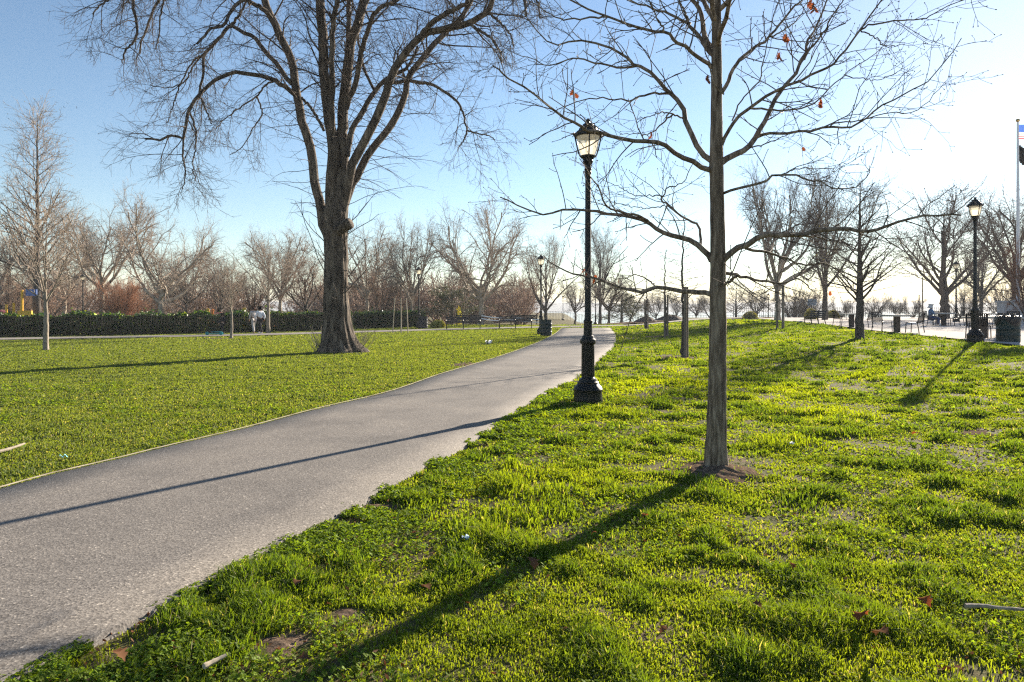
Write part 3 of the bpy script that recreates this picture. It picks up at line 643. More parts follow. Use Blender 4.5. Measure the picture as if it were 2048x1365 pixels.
# ------------------------------------------------------------------ the other trees: prototypes 10 m tall, then placed
def proto(kind, seed):
    rg = np.random.default_rng(seed); tr = Wood(); cr = Wood(); lv = None
    def bent(pts, K=24, r0=.3, r1=.1, w=.06):
        P = catmull(pts, K); P[1:] += w * rg.standard_normal(P[1:].shape) * np.array([1, 1, .3]); return P[None], np.linspace(r0, r1, K)[None]
    if kind in ('plane', 'oldplane'):
        h = 2.6 if kind == 'plane' else 1.9
        P, R = bent([(0, 0, -.2), (.05, 0, h * .5), (.1, .05, h), (.15, 0, h + .9)], 14, .30, .17, .03); R[0, 0] = .42; R[0, 1] = .36
        tr.add(P, R, 12)
        l1, r1 = grow(rg, P, R, 9, .55, .99, .78, .2, 6.6, .15, .75, .19, .1, 18, .12, (0, 0, .03), (1, 1), .22)
        l2, r2 = grow(rg, l1, r1, 8, .22, .95, .7, .2, 2.9, .3, .55, .08, .035, 12, .17, (0, 0, .03), (1.2, .6), .3)
        tr.add(l1, r1, 8); cr.add(l2, r2, 6)
        l3, r3 = growm(rg, ((l1, r1), (l2, r2)), 12, .2, .99, .75, .25, 1.3, .3, .5, .024, .011, 7, .18, (0, 0, .02), (1.1, .7), .4)
        l4, r4 = grow(rg, l3, r3, 6, .2, .98, .75, .25, .5, .35, .7, .009, .006, 4, .16, (0, 0, .0), (1.1, .7), .6)
        cr.add(l3, r3, 4).add(l4, r4, 3)
    elif kind in ('vase', 'vase2'):
        P, R = bent([(0, 0, -.2), (0, .03, 1.2), (.06, 0, 2.6), (.05, .05, 6.5)], 20, .26, .07, .02); R[0, 0] = .36; tr.add(P, R, 12)
        l1, r1 = grow(rg, P, R, 12, .34, .97, .52, .12, 5.8, .15, .6, .12, .05, 16, .055, (0, 0, .03), (1.1, .55), .2)
        tr.add(l1, r1, 7)
        l2, r2 = grow(rg, l1, r1, 10, .2, .97, .6, .2, 1.9, .3, .5, .035, .018, 9, .10, (0, 0, .04), (1.2, .6), .3)
        l3, r3 = growm(rg, ((l1, r1), (l2, r2)), 7, .2, .99, .65, .2, .95, .3, .5, .016, .008, 6, .12, (0, 0, .03), (1.1, .7), .4)
        l4, r4 = grow(rg, l3, r3, 4, .2, .98, .7, .2, .45, .35, .7, .009, .0065, 4, .13, (0, 0, .0), (1.1, .7), .6)
        cr.add(l2, r2, 5).add(l3, r3, 4).add(l4, r4, 3)
    elif kind == 'cone':
        P, R = bent([(0, 0, -.2), (.02, .02, 3), (0, 0, 6), (.03, 0, 10)], 40, .21, .015, .012); R[0, 0] = .28; tr.add(P, R, 12)
        l1, r1 = grow(rg, P, R, 46, .24, .98, 1.0, .14, 3.3, .2, .42, .06, .012, 14, .06, (0, 0, .03), (1.0, .16), .2)
        l2, r2 = grow(rg, l1, r1, 9, .18, .97, .75, .2, 1.0, .35, .5, .02, .009, 7, .11, (0, 0, .03), (1.2, .5), .35)
        l3, r3 = growm(rg, ((l1, r1), (l2, r2)), 5, .25, .99, .7, .2, .42, .35, .5, .009, .0055, 4, .12, (0, 0, .03), (1.1, .7), .5)
        tr.add(l1, r1, 6); cr.add(l2, r2, 4).add(l3, r3, 3); lv = (l3[:, -1], .022, 'olive_leaf')
    elif kind == 'young':
        P, R = bent([(0, 0, -.2), (.02, .03, 2), (-.02, 0, 3.6), (.03, 0, 7.2)], 26, .17, .03, .012); R[0, 0] = .22; tr.add(P, R, 10)
        l1, r1 = grow(rg, P, R, 20, .47, .97, .72, .14, 4.2, .2, .5, .075, .02, 12, .07, (0, 0, .045), (1.15, .5), .2)
        l2, r2 = grow(rg, l1, r1, 9, .15, .96, .65, .2, 1.35, .3, .5, .026, .013, 8, .1, (0, 0, .03), (1.2, .6), .35)
        l3, r3 = growm(rg, ((l1, r1), (l2, r2)), 6, .25, .98, .7, .2, .6, .35, .6, .013, .009, 5, .12, (0, 0, .03), (1.1, .7), .5)
        tr.add(l1, r1, 6); cr.add(l2, r2, 4).add(l3, r3, 3)
    elif kind == 'slender':
        P, R = bent([(0, 0, -.2), (.02, .02, 3), (-.02, 0, 6), (.03, 0, 10)], 40, .07, .012, .015); tr.add(P, R, 8)
        l1, r1 = grow(rg, P, R, 44, .36, .98, 1.15, .15, 1.35, .25, .5, .02, .008, 9, .07, (0, 0, .03), (1.05, .3), .3)
        l2, r2 = grow(rg, l1, r1, 5, .2, .97, .7, .2, .45, .3, .6, .01, .006, 5, .1, (0, 0, .02), (1.1, .6), .5)
        cr.add(l1, r1, 5).add(l2, r2, 3)
    elif kind in ('bush', 'broom'):
        nst = 22 if kind == 'bush' else 46
        a = rg.random(nst) * 2 * pi; rr = .5 * np.sqrt(rg.random(nst)); K = 12
        st = np.stack([rr * np.cos(a), rr * np.sin(a), np.full(nst, -.1)], 1); d = nrm(np.stack([np.cos(a) * rr * 1.6, np.sin(a) * rr * 1.6, np.full(nst, 1.2)], 1) + .18 * rg.standard_normal((nst, 3)))
        pts = [st]; p = st
        for k in range(K - 1): d = nrm(d + .09 * rg.standard_normal((nst, 3)) + np.stack([np.cos(a), np.sin(a), 0 * a], 1) * .03); p = p + d * (9.0 / (K - 1)) * rg.uniform(.7, 1.05, (nst, 1)); pts.append(p)
        P = np.stack(pts, 1); R = np.tile(np.linspace(.10, .025, K), (nst, 1)); tr.add(P, R, 6)
        l2, r2 = grow(rg, P, R, 14, .18, .97, .6, .2, 2.2, .35, .5, .035, .02, 8, .13, (0, 0, .03), (1.1, .6), .35)
        l3, r3 = grow(rg, l2, r2, 11, .2, .98, .65, .2, .95, .35, .6, .02, .014, 5, .13, (0, 0, .02), (1.1, .6), .5)
        cr.add(l2, r2, 4).add(l3, r3, 3)
    elif kind == 'evergreen':
        P, R = bent([(0, 0, -.2), (.1, .02, 3), (0, 0, 6), (.1, 0, 9.4)], 24, .22, .03, .03); tr.add(P, R, 10)
        l1, r1 = grow(rg, P, R, 34, .12, .97, 1.05, .2, 4.2, .25, .5, .07, .02, 10, .1, (0, 0, .02), (1.0, .3), .3)
        l2, r2 = grow(rg, l1, r1, 9, .2, .98, .75, .2, 1.2, .3, .5, .025, .015, 6, .14, (0, 0, .02), (1.1, .6), .4)
        tr.add(l1, r1, 6); cr.add(l2, r2, 4)
        pos = np.concatenate([l2[:, k] for k in range(2, 6)]); pos = np.repeat(pos, 4, 0) + .16 * rg.standard_normal((len(pos) * 4, 3)); lv = (pos, .11, 'ever_leaf')
    allv = np.concatenate(cr.v); w0 = np.percentile(np.hypot(allv[:, 0], allv[:, 1]), 95); h0 = np.percentile(allv[:, 2], 99.6)
    return tr, cr, lv, w0, h0, rg
PROTO = {}
SEEDS = {'plane': (3, 8, 14), 'oldplane': (5, 21), 'vase': (4, 9), 'vase2': (12,), 'cone': (6, 17), 'young': (7, 15), 'slender': (2, 13), 'bush': (10, 18), 'broom': (19,), 'evergreen': (16, 22)}
def get_proto(kind, v, bark, twig):
    k = (kind, v)
    if k not in PROTO: PROTO[k] = [proto(kind, SEEDS[kind][v]), {}]
    pr, cache = PROTO[k]; tr, cr, lv, w0, h0, rg = pr
    if (bark, twig) not in cache:
        a = tr.mesh(kind + '_trunk', M[bark]); b = cr.mesh(kind + '_crown', M[twig]); c = None
        if lv is not None: V, Q = leaf_quads(rg, lv[0], lv[1]); c = quads(kind + '_leaves', V, Q, M[lv[2]])
        cache[(bark, twig)] = (a, b, c)
    return cache[(bark, twig)], w0, h0
def tree(name, label, px, D, top, hw, kind, v=0, bark='bark_plane', twig='twig_plane', rz=None, group='bare park trees', cat='tree', base=None, lean=(0, 0), leaves=True):
    p = ground_at(*base) if base else stand(px, D); D = p.y
    H = (HOR - top) / F * D + EYE - p.z; W = hw / F * D
    (a, b, c), w0, h0 = get_proto(kind, v, bark, twig)
    o = empty(name, p, label, cat, group, rz if rz is not None else px * 1.37 % 6.28)
    o.scale = (W / w0, W / w0, H / h0); o.rotation_euler = (lean[0], lean[1], o.rotation_euler[2])
    link('trunk', a, o); link('crown', b, o)
    if c and leaves: link('leaves' if kind == 'evergreen' else 'buds', c, o)
    return o
DK = dict(bark='bark_dark', twig='twig_dark'); BR = dict(bark='bark_dark', twig='twig_brown')
T = tree
T('tall_bare_tree', 'tall straight bare tree with a pointed crown behind the hedge', 75, 47, 203, 92, 'cone', 0, bark='bark_dark', twig='twig_plane')
T('young_tree', 'young pale-barked tree on the lawn before the dark hedge', 0, 0, 395, 92, 'young', 0, bark='bark_young', twig='twig_plane', base=(92, 699), rz=1.0)
T('young_tree', 'thin pale sapling standing on the lawn beside two walking people', 0, 0, 512, 48, 'young', 1, bark='bark_young', twig='twig_plane', base=(463, 675))
T('young_tree', 'pale slim young tree on the strip of grass between path and hedge', 0, 0, 470, 68, 'young', 0, bark='bark_young', twig='twig_plane', base=(537, 666), rz=2.2)
T('plane_tree', 'broad pale plane tree behind the hedge with wide twisting limbs', 322, 58, 390, 128, 'oldplane', 0)
T('plane_tree', 'pale plane tree whose crown meets the broad plane over the orange shrub', 205, 66, 402, 100, 'plane', 0)
T('plane_tree', 'pale plane tree cut by the edge of the photo behind the hedge', -12, 60, 430, 120, 'plane', 1)
T('bare_tree', 'greyish bare tree filling the gap behind the young lawn tree', 130, 76, 470, 90, 'plane', 2)
T('red_shrub', 'rounded orange-brown twiggy shrub rising over the hedge', 236, 47, 553, 52, 'broom', 0, bark='twig_red', twig='twig_red', cat='shrub', group='twiggy shrubs')
T('bare_tree', 'grey bare tree just behind the thin sapling', 372, 66, 500, 62, 'plane', 1, **DK)
T('bare_tree', 'brownish bare tree over the play posts', 440, 72, 505, 72, 'vase', 0, **BR)
T('plane_tree', 'pale bare tree behind the slim young tree near the walkers', 560, 74, 455, 72, 'plane', 0)
T('bare_tree', 'reddish brown bare tree close to the great trunk', 612, 60, 510, 76, 'vase2', 0, **BR)
T('bare_tree', 'brown bare tree low behind the hedge near the far lamp', 90, 66, 545, 90, 'bush', 0, bark='bark_dark', twig='twig_brown')
T('bare_tree', 'brown twiggy tree by the yellow play frame', 15, 58, 545, 70, 'bush', 1, bark='bark_dark', twig='twig_brown')
T('bare_tree', 'brown twiggy thicket tree behind the broad plane tree', 295, 76, 560, 80, 'bush', 0, bark='bark_dark', twig='twig_brown')
T('bare_tree', 'brown twiggy tree behind the two walkers', 505, 66, 545, 66, 'bush', 1, bark='bark_dark', twig='twig_brown')
T('plane_tree', 'pale plane tree peering out from behind the great trunk', 735, 72, 438, 82, 'plane', 2)
T('bare_tree', 'brown bushy tree behind the low iron fence', 762, 62, 520, 58, 'bush', 0, bark='bark_dark', twig='twig_brown')
T('plane_tree', 'grey plane tree with two curving forks beside the lamp and dark bin', 822, 63, 430, 74, 'oldplane', 1, bark='bark_plane', twig='twig_plane', rz=.4)
T('plane_tree', 'large pale plane tree with heavy spreading limbs behind the benches', 962, 66, 378, 122, 'oldplane', 0, rz=4.68)
T('evergreen_tree', 'dark evergreen tree low between the lamp and the benches', 905, 74, 572, 66, 'evergreen', 0, bark='bark_dark', twig='twig_dark', group='evergreen trees')
T('bare_tree', 'pinkish brown bare tree with fanning twigs behind the green barrel', 1092, 64, 470, 68, 'vase', 1, **BR)
T('bare_tree', 'tall narrow bare tree behind the nearest lamp post', 1200, 84, 440, 52, 'vase', 0, **DK)
T('bare_tree', 'small dark bare tree to one side of the path end', 1150, 92, 548, 42, 'plane', 1, **DK)
T('bare_tree', 'dark bare tree leaning over the path end', 1218, 74, 545, 52, 'plane', 0, **DK)
T('evergreen_tree', 'olive green tree on the lawn past the path end', 1243, 92, 585, 50, 'evergreen', 1, bark='bark_dark', twig='twig_dark', group='evergreen trees')
T('staked_tree', 'slender young tree with the stoutest stakes, close to the oak', 0, 0, 432, 66, 'slender', 0, bark='bark_dark', twig='twig_dark', base=(1366, 712), group='staked young trees')
T('staked_tree', 'slender staked tree between its stouter neighbour and the path bend', 0, 0, 500, 52, 'slender', 1, bark='bark_dark', twig='twig_dark', base=(1330, 671), group='staked young trees')
T('staked_tree', 'smallest slender staked tree in front of the mulch mounds', 0, 0, 548, 36, 'slender', 0, bark='bark_dark', twig='twig_dark', base=(1293, 656), group='staked young trees', rz=2)
T('leaning_bare_tree', 'thick crooked bare tree at the lawn edge behind three dark stakes', 1556, 58, 318, 108, 'oldplane', 1, bark='bark_plane', twig='twig_dark', rz=2.0)
T('bare_tree', 'fan-shaped bare tree beside the plaza bench', 1650, 60, 338, 104, 'vase', 1, **DK)
T('young_tree', 'straight young bare tree on the lawn edge before the plaza tables', 0, 0, 352, 88, 'cone', 1, bark='bark_dark', twig='twig_dark', base=(1719, 676))
T('bare_tree', 'spreading many-limbed bare tree behind the plaza tables', 1890, 66, 372, 128, 'vase2', 0, **DK)
T('bare_tree', 'dark bare tree behind the flagpole', 2032, 58, 372, 120, 'plane', 0, **DK)
T('bare_tree', 'dense dark bare tree between the lamps and the flagpole', 1962, 84, 470, 72, 'plane', 2, **DK)
T('bare_tree', 'rust-coloured bare tree over the stone pedestal', 2056, 46, 470, 46, 'bush', 0, bark='bark_dark', twig='twig_red')
def woodland():
    rg = np.random.default_rng(55); parts = []
    for k in range(4):
        nst = 14; a = rg.random(nst) * 2 * pi; rr = .6 * np.sqrt(rg.random(nst)); st = np.stack([rr * np.cos(a), rr * np.sin(a), np.full(nst, -.1)], 1)
        d = nrm(np.stack([np.cos(a) * rr * 1.3, np.sin(a) * rr * 1.3, np.full(nst, 1.2)], 1) + .2 * rg.standard_normal((nst, 3))); p = st; pts = [st]
        for q in range(9): d = nrm(d + .1 * rg.standard_normal((nst, 3))); p = p + d * 1.0 * rg.uniform(.6, 1.05, (nst, 1)); pts.append(p)
        P = np.stack(pts, 1); R_ = np.tile(np.linspace(.10, .03, 10), (nst, 1)); l2, r2 = grow(rg, P, R_, 9, .15, .97, .65, .2, 2.4, .35, .5, .045, .03, 6, .14, (0, 0, .03), (1.1, .6), .4)
        l3, r3 = grow(rg, l2, r2, 7, .2, .98, .65, .2, 1.2, .35, .6, .03, .022, 4, .14, (0, 0, .02), (1.1, .6), .6); parts.append((P, R_, l2, r2, l3, r3))
    W_ = Wood()
    for k in range(78):
        y = rg.uniform(82, 140); x = rg.uniform(-1.05 * y, .02 * y); P, R_, l2, r2, l3, r3 = parts[k % 4]; h = rg.uniform(.55, .95); an = rg.random() * 6.28
        Rm = np.array([[cos(an), sin(an), 0], [-sin(an), cos(an), 0], [0, 0, 1]]) * h; off = np.array([x, y, Gf(x, y)])
        for A, B, n in ((P, R_, 4), (l2, r2, 3), (l3, r3, 3)): W_.add(A @ Rm + off, B * 1.1, n)
    tag(link('distant_woods', W_.mesh('distant_woods', M['twig_brown'])), 'brown leafless thicket of far trees behind the hedge and benches', 'woodland', kind='stuff')
woodland()
shore = [(1262, 112, 590, 30, 'plane', 0), (1312, 118, 578, 32, 'plane', 1), (1352, 122, 588, 24, 'vase', 0), (1392, 126, 585, 30, 'plane', 2), (1422, 124, 580, 28, 'vase', 1), (1472, 120, 560, 30, 'cone', 1), (1512, 116, 575, 36, 'plane', 0), (1590, 100, 570, 52, 'bush', 0), (1618, 108, 580, 40, 'bush', 1), (1684, 110, 588, 36, 'plane', 1), (1752, 112, 585, 38, 'plane', 2), (1792, 118, 595, 26, 'plane', 0), (1826, 116, 588, 32, 'plane', 1), (1930, 100, 560, 50, 'bush', 0), (2010, 96, 555, 50, 'bush', 1)]
names = ['past the path end, closest to the olive tree', 'above the mulch mounds', 'between two pairs of stakes', 'just clear of the stoutest stakes', 'half hidden by the oak trunk', 'of narrow pointed shape by the oak trunk', 'near the far waterside lamp', 'of bushy shape behind the three dark stakes', 'of bushy shape under the blue board', 'behind the first plaza table', 'behind the straight young tree', 'against the bright bay', 'above the second plaza table', 'of bushy shape behind the plaza lamps', 'of bushy shape below the flagpole']
for (px, D, top, hw, kd, v), nm in zip(shore, names): T('shore_tree', 'small far bare tree on the waterside, ' + nm, px, D, top, hw, kd, v, bark='bark_dark', twig='twig_dark', group='bare trees along the water')

# ------------------------------------------------------------------ hedge, fences, stakes, mounds
def hedge(label, pts, h, wd, n, seed):
    rg = np.random.default_rng(seed); Cc = catmull(pts, 80); t = rg.random(n) * 78.99; i = t.astype(int); u = (t - i)[:, None]; c = Cc[i] * (1 - u) + Cc[i + 1] * u
    tg = nrm(Cc[i + 1] - Cc[i]); nl = np.stack([-tg[:, 1], tg[:, 0]], 1)
    a = rg.random(n) * pi; hh = h * (0.72 + 0.5 * fnoise(t * .9, t * 0, 1.0, seed, 3)) * np.where(rg.random(n) < .04, rg.uniform(1.0, 1.22, n), 1); rad = 0.72 + 0.3 * rg.random(n)
    off = np.clip(np.cos(a) * 1.35, -1, 1) * wd / 2 * rad; z = hh * np.clip(np.sin(a) * 1.5, 0, 1) * rad + .04
    z = np.where(rg.random(n) < .35, rg.random(n) * hh, z)
    pos = np.stack([c[:, 0] + nl[:, 0] * off, c[:, 1] + nl[:, 1] * off, G(c[:, 0], c[:, 1]) + z], 1)
    root = empty('hedge', (Cc[0][0], Cc[0][1], Gf(*Cc[0])), label, 'hedge')
    O = np.array(root.location); V, Q = leaf_quads(rg, pos - O, 0.085); link('foliage', quads('foliage', V, Q, M['hedge_leaf']), root)
    m = MB(); w_ = Wood(); k = n // 60
    st = np.stack([c[:k, 0] + nl[:k, 0] * off[:k] * .5, c[:k, 1] + nl[:k, 1] * off[:k] * .5, G(c[:k, 0], c[:k, 1]) - .05], 1) - O
    en = st + np.stack([rg.uniform(-.2, .2, k), rg.uniform(-.2, .2, k), hh[:k] * .85], 1)
    w_.add(np.stack([st, (st + en) / 2 + .03, en], 1), np.tile(np.array([[.02, .016, .008]]), (k, 1)), 4); link('stems', w_.mesh('stems', M['bark_dark']), root)
hedge('long dark clipped hedge behind the iron fence and the far path', [(-45, 29.5), (-31, 34.2), (-27, 37.2), (-20.5, 41.2), (-13, 47.2), (-12, 48.4)], 1.16, 1.5, 52000, 31)
hedge('shorter green hedge between the great trunk and the fence-end lamp', [(-11.6, 51.5), (-9.6, 53.5), (-7.6, 56)], 1.12, 1.5, 14000, 32)
def fence(label, pts, h, gap=2.4, pitch=0.13, mat_='fence_iron', r=.009):
    Cc = catmull(pts, 200); d = np.concatenate([[0], np.cumsum(np.linalg.norm(np.diff(Cc, axis=0), axis=1))]); L = d[-1]; nb = max(1, int(L / gap))
    pos = lambda s: (float(np.interp(s, d, Cc[:, 0])), float(np.interp(s, d, Cc[:, 1])))
    p0 = pos(0); root = empty('iron_fence', (*p0, Gf(*p0)), label, 'fence'); O = root.location
    for k in range(nb + 1):
        x, y = pos(L * k / nb); z = Gf(x, y); MB().box((x - O.x, y - O.y, z - O.z + h * .5), (.05, .05, h + .1)).build('post', M[mat_], root, smooth=False)
    for k in range(nb):
        mb = MB(); a = pos(L * k / nb); b = pos(L * (k + 1) / nb); n = int(gap / pitch)
        for zz in (.14, h - .13):
            A = Vector((a[0], a[1], Gf(*a) + zz)) - O; B = Vector((b[0], b[1], Gf(*b) + zz)) - O; mb.tube([A, B], .016, 4)
        for j in range(1, n):
            x, y = pos(L * (k + j / n) / nb); z = Gf(x, y) - O.z; mb.box((x - O.x, y - O.y, z + h * .5), (2 * r, 2 * r, h - .06))
        mb.build('picket_panel', M[mat_], root, smooth=False)
fence('black iron picket fence in front of the long dark hedge', [(-45, 28.2), (-31, 33), (-26.5, 36.0), (-20, 40), (-12.3, 46.2), (-11.5, 47.0)], 1.14)
fence('low iron picket fence in front of the shorter green hedge', [(-11.2, 50), (-9.2, 52.4), (-7.0, 55)], 1.02)
fence('dark waterside railing along the far edge of the plaza', [(24, 74), (45, 74.6), (70, 74)], 1.15, 3.2, .2, r=.012)
fence('far dark railing across the middle lawn, above the water', [(6, 126), (30, 128), (62, 124)], 1.7, 4.0, .28, r=.02)
def stake_group(label, base, offs, h, r, m, lean=0.0):
    b = ground_at(*base); root = empty('tree_stakes', b, label, 'stakes', 'stakes round young trees')
    for (dx, dy) in offs:
        k = lean; MB().tube([(dx, dy, -.1), (dx * (1 - k * .4), dy * (1 - k * .4), h * .5), (dx * (1 - k), dy * (1 - k), h)], [r, r * .97, r * .93], 9).build('stake', M[m], root)
    pts = [(dx * (1 - lean * .8), dy * (1 - lean * .8), h * .82) for dx, dy in offs]; MB().tube(pts + ([pts[0]] if len(pts) > 2 else []), .012, 5).build('tie_strap', M['bag'], root)
stake_group('two stout brown stakes holding the slender tree close to the oak', (1372, 713), [(-.03, 0), (.10, .25)], 2.2, .043, 'stake')
stake_group('two brown stakes holding the slender tree by the path bend', (1331, 672), [(-.05, 0), (.16, .2)], 2.2, .048, 'stake')
stake_group('two brown stakes holding the smallest slender tree', (1293, 656), [(-.12, 0), (.14, .2)], 2.1, .055, 'stake')
stake_group('three dark stakes bunched in front of the crooked tree', (1560, 657), [(-.16, 0), (.05, -.25), (.22, .1)], 2.5, .06, 'stake')
stake_group('three thin pale stakes leaning together on the lawn, with a brown sapling', (802, 666), [(-.5, 0), (.02, -.1), (.42, .05)], 2.1, .03, 'pale_stake', .25)
T('sapling', 'small brown-twigged sapling between three thin pale stakes', 0, 0, 540, 26, 'slender', 1, bark='bark_dark', twig='twig_brown', base=(802, 665), group='staked young trees')
def mound(label, px, D, hw, h, seed):
    p = stand(px, D); W = hw / F * D; rg = np.random.default_rng(seed); n = 40; V = []; Q = []
    for i in range(11):
        for k in range(n):
            a = 2 * pi * k / n; u = i / 10; V.append((W * u * cos(a) * (1 + .1 * sin(3 * a)), W * .7 * u * sin(a), h * (1 - u ** 1.6) - .03 + .06 * rg.standard_normal() * (1 - u)))
    for i in range(10):
        for k in range(n): Q.append((i * n + k, i * n + (k + 1) % n, (i + 1) * n + (k + 1) % n, (i + 1) * n + k))
    tag(link('mulch_mound', quads('mulch_mound', np.array(V), np.array(Q), M['mulch'], True), None, p), label, 'mound', 'mulch mounds')
mound('low dark mulch mound behind the smallest staked tree', 1292, 68, 26, .55, 1)
mound('longer dark mulch mound behind the middle staked tree', 1342, 67, 34, .5, 2)
def soil_patch(px, py, rx, ry, seed):
    p = ground_at(px, py); rg = np.random.default_rng(seed); n = 30; V = []; Q = []
    for i in range(5):
        for k in range(n):
            a = 2 * pi * k / n; f = i / 4 * (1 + .2 * sin(3 * a + seed) + .12 * sin(5 * a)); x, y = p.x + rx * f * cos(a), p.y + ry * f * sin(a)
            V.append((x, y, Gf(x, y) - .052 + float(micro(x, y)) + .022 * (1 - i / 4)))
    for i in range(4):
        for k in range(n): Q.append((i * n + k, i * n + (k + 1) % n, (i + 1) * n + (k + 1) % n, (i + 1) * n + k))
    tag(link('dirt', quads('dirt', np.array(V), np.array(Q), M['soil'], True)), kind='structure')
    return (p.x, p.y, rx, ry)
BARE = [(OB.x + .02, OB.y, .47, .45)]
for k, a in enumerate([(1350, 713, 1.0, .8), (1320, 672, 1.3, .8), (440, 676, 1.6, .7), (1150, 803, .35, .3), (935, 727, .5, .9), (1950, 860, .35, .3), (565, 1275, .16, .13), (750, 1000, .28, .12), (700, 1215, .12, .09), (1285, 657, 1.5, 1.2)]): BARE.append(soil_patch(*a, k))

# ------------------------------------------------------------------ benches, tables, chairs, bins, flagpole
def bench(p, rz, label, length=2.45):
    root = empty('park_bench', p, label, 'bench', 'dark slatted park benches', rz); n = 3
    seat = MB(); back = MB()
    for k in range(4): seat.box((0, -.06 - k * .125, .45 + .012 * k), (length, .095, .035))
    for k in range(3): back.box((0, .03 + .045 * k, .56 + k * .135), (length, .03, .10), rx=-.3)
    seat.build('seat', M['bench_wood'], root, smooth=False); back.build('backrest', M['bench_wood'], root, smooth=False)
    for k in range(n):
        x = (k / (n - 1) - .5) * (length - .1); f = MB()
        f.tube([(x, -.46, -.03), (x, -.42, .2), (x, -.46, .42), (x, -.2, .43), (x, 0, .42), (x, .06, .6), (x, .16, .92)], .028, 6); f.tube([(x, .14, -.03), (x, .06, .2), (x, 0, .42)], .028, 6)
        f.tube([(x, -.46, .43), (x, -.50, .58), (x, -.40, .66), (x, -.1, .66), (x, .07, .64)], .022, 6)
        f.build('leg_frame', M['iron'], root)
b1 = ground_at(926, 659); bench((b1.x, b1.y + .4, b1.z), .05, 'dark slatted bench next to the yellow flowering shrub')
b2 = ground_at(1031, 657.5); bench((b2.x, b2.y + .4, b2.z), -.03, 'dark slatted bench behind the caution tape near the barrel lamp')
b3 = stand(1048, 62); bench(b3, pi + .1, 'dark slatted bench in the second row, near the pink-brown tree')
b4 = stand(940, 60); bench(b4, pi, 'dark slatted bench in the second row, under the large plane tree')
b5 = stand(1634, 45); bench(b5, -1.35, 'black bench seen side-on at the plaza edge by the fan-shaped tree', 1.5)
M['chair_metal'] = mat('chair_metal', (0.018, 0.015, 0.015), .6, .2)
def chair_parts(root):
    pr = [(.24, .43), (.20, .445), (.0, .435), (-.14, .44), (-.21, .50), (-.235, .62), (-.25, .76), (-.29, .87)]
    s = MB()
    for k in range(11):
        x = -.29 + .058 * k; P = catmull([(x, y, z) for y, z in pr], 16)
        V = []; 
        for q in P: V += [(q[0] - .021, q[1], q[2]), (q[0] + .021, q[1], q[2])]
        V2 = [(a, b + .004, c - .008) for a, b, c in V]; n = len(V)
        Fc = [(2 * i, 2 * i + 1, 2 * i + 3, 2 * i + 2) for i in range(15)] + [(n + 2 * i + 2, n + 2 * i + 3, n + 2 * i + 1, n + 2 * i) for i in range(15)] + [(2 * i + 2, n + 2 * i + 2, n + 2 * i, 2 * i) for i in range(15)] + [(2 * i + 1, n + 2 * i + 1, n + 2 * i + 3, 2 * i + 3) for i in range(15)]
        s.add(V + V2, Fc)
    s.build('slatted_seat', M['chair_metal'], root)
    MB().tube([(-.32, -.285, .87), (.32, -.285, .87)], .016, 6).tube([(-.32, .24, .43), (.32, .24, .43)], .014, 6).tube([(-.32, -.15, .43), (.32, -.15, .43)], .014, 6).build('rail', M['chair_metal'], root)
    for sx in (-1, 1):
        MB().tube([(sx * .32, .24, .43), (sx * .33, .26, 0)], .019, 6).build('leg', M['chair_metal'], root)
        MB().tube([(sx * .32, -.285, .88), (sx * .32, -.245, .62), (sx * .32, -.20, .43), (sx * .33, -.27, 0)], .019, 6).build('leg', M['chair_metal'], root)
def table_parts(root, r=.62):
    MB().lathe([(r - .015, .69), (r, .70), (r, .755), (r - .012, .765)], 40).build('table_top', M['concrete'], root, angle=30)
    MB().box((0, 0, .345), (.2, .2, .69)).build('pedestal', M['bench_wood'], root, smooth=False)
    MB().box((0, 0, .01), (.32, .32, .02)).build('foot_plate', M['bench_wood'], root, smooth=False)
tabs = [('A', 1793.5, 665, [(2.0, 'far'), (-.85, 'near')]), ('B', 1703, 655, [(1.95, 'far'), (-.8, 'near')]), ('C', 1887, 652, [(2.9, 'far'), (-.9, 'near'), (1.2, 'rear')]), ('D', 1965, 676, [(-2.35, 'near'), (.2, 'far')]), ('E', 2003, 656, [(2.7, 'far'), (.4, 'near')])]
TW = {'A': 'middle table beside the lawn', 'B': 'table half hidden by the straight young tree', 'C': 'table where a person sits', 'D': 'table directly behind the plaza-edge lamp', 'E': 'table directly behind the bagged trash can'}
SIDE = {'far': 'far side', 'near': 'near side', 'rear': 'back'}
t0 = c0 = None; TPOS = {}
for nm, px, py, ch in tabs:
    D = 1.1 * F / (py - HOR); p = Vector(((px - CX) / F * D, D, .456)); TPOS[nm] = p
    lab = 'round stone plaza table, the ' + TW[nm]
    if t0 is None: t0 = empty('round_table', p, lab, 'table', 'round plaza tables'); table_parts(t0)
    else: o = copy_tree(t0); o.location = p; o['label'] = lab
    for ang, sd_ in ch:
        q = p + Vector((cos(ang) * .72, sin(ang) * .72, 0)); lab = 'slatted metal chair, %s of the %s' % (SIDE[sd_], TW[nm])
        if c0 is None: c0 = empty('metal_chair', q, lab, 'chair', 'slatted metal plaza chairs', ang + pi / 2); chair_parts(c0)
        else: o = copy_tree(c0); o.location = q; o['label'] = lab; o.rotation_euler = (0, 0, ang + pi / 2)
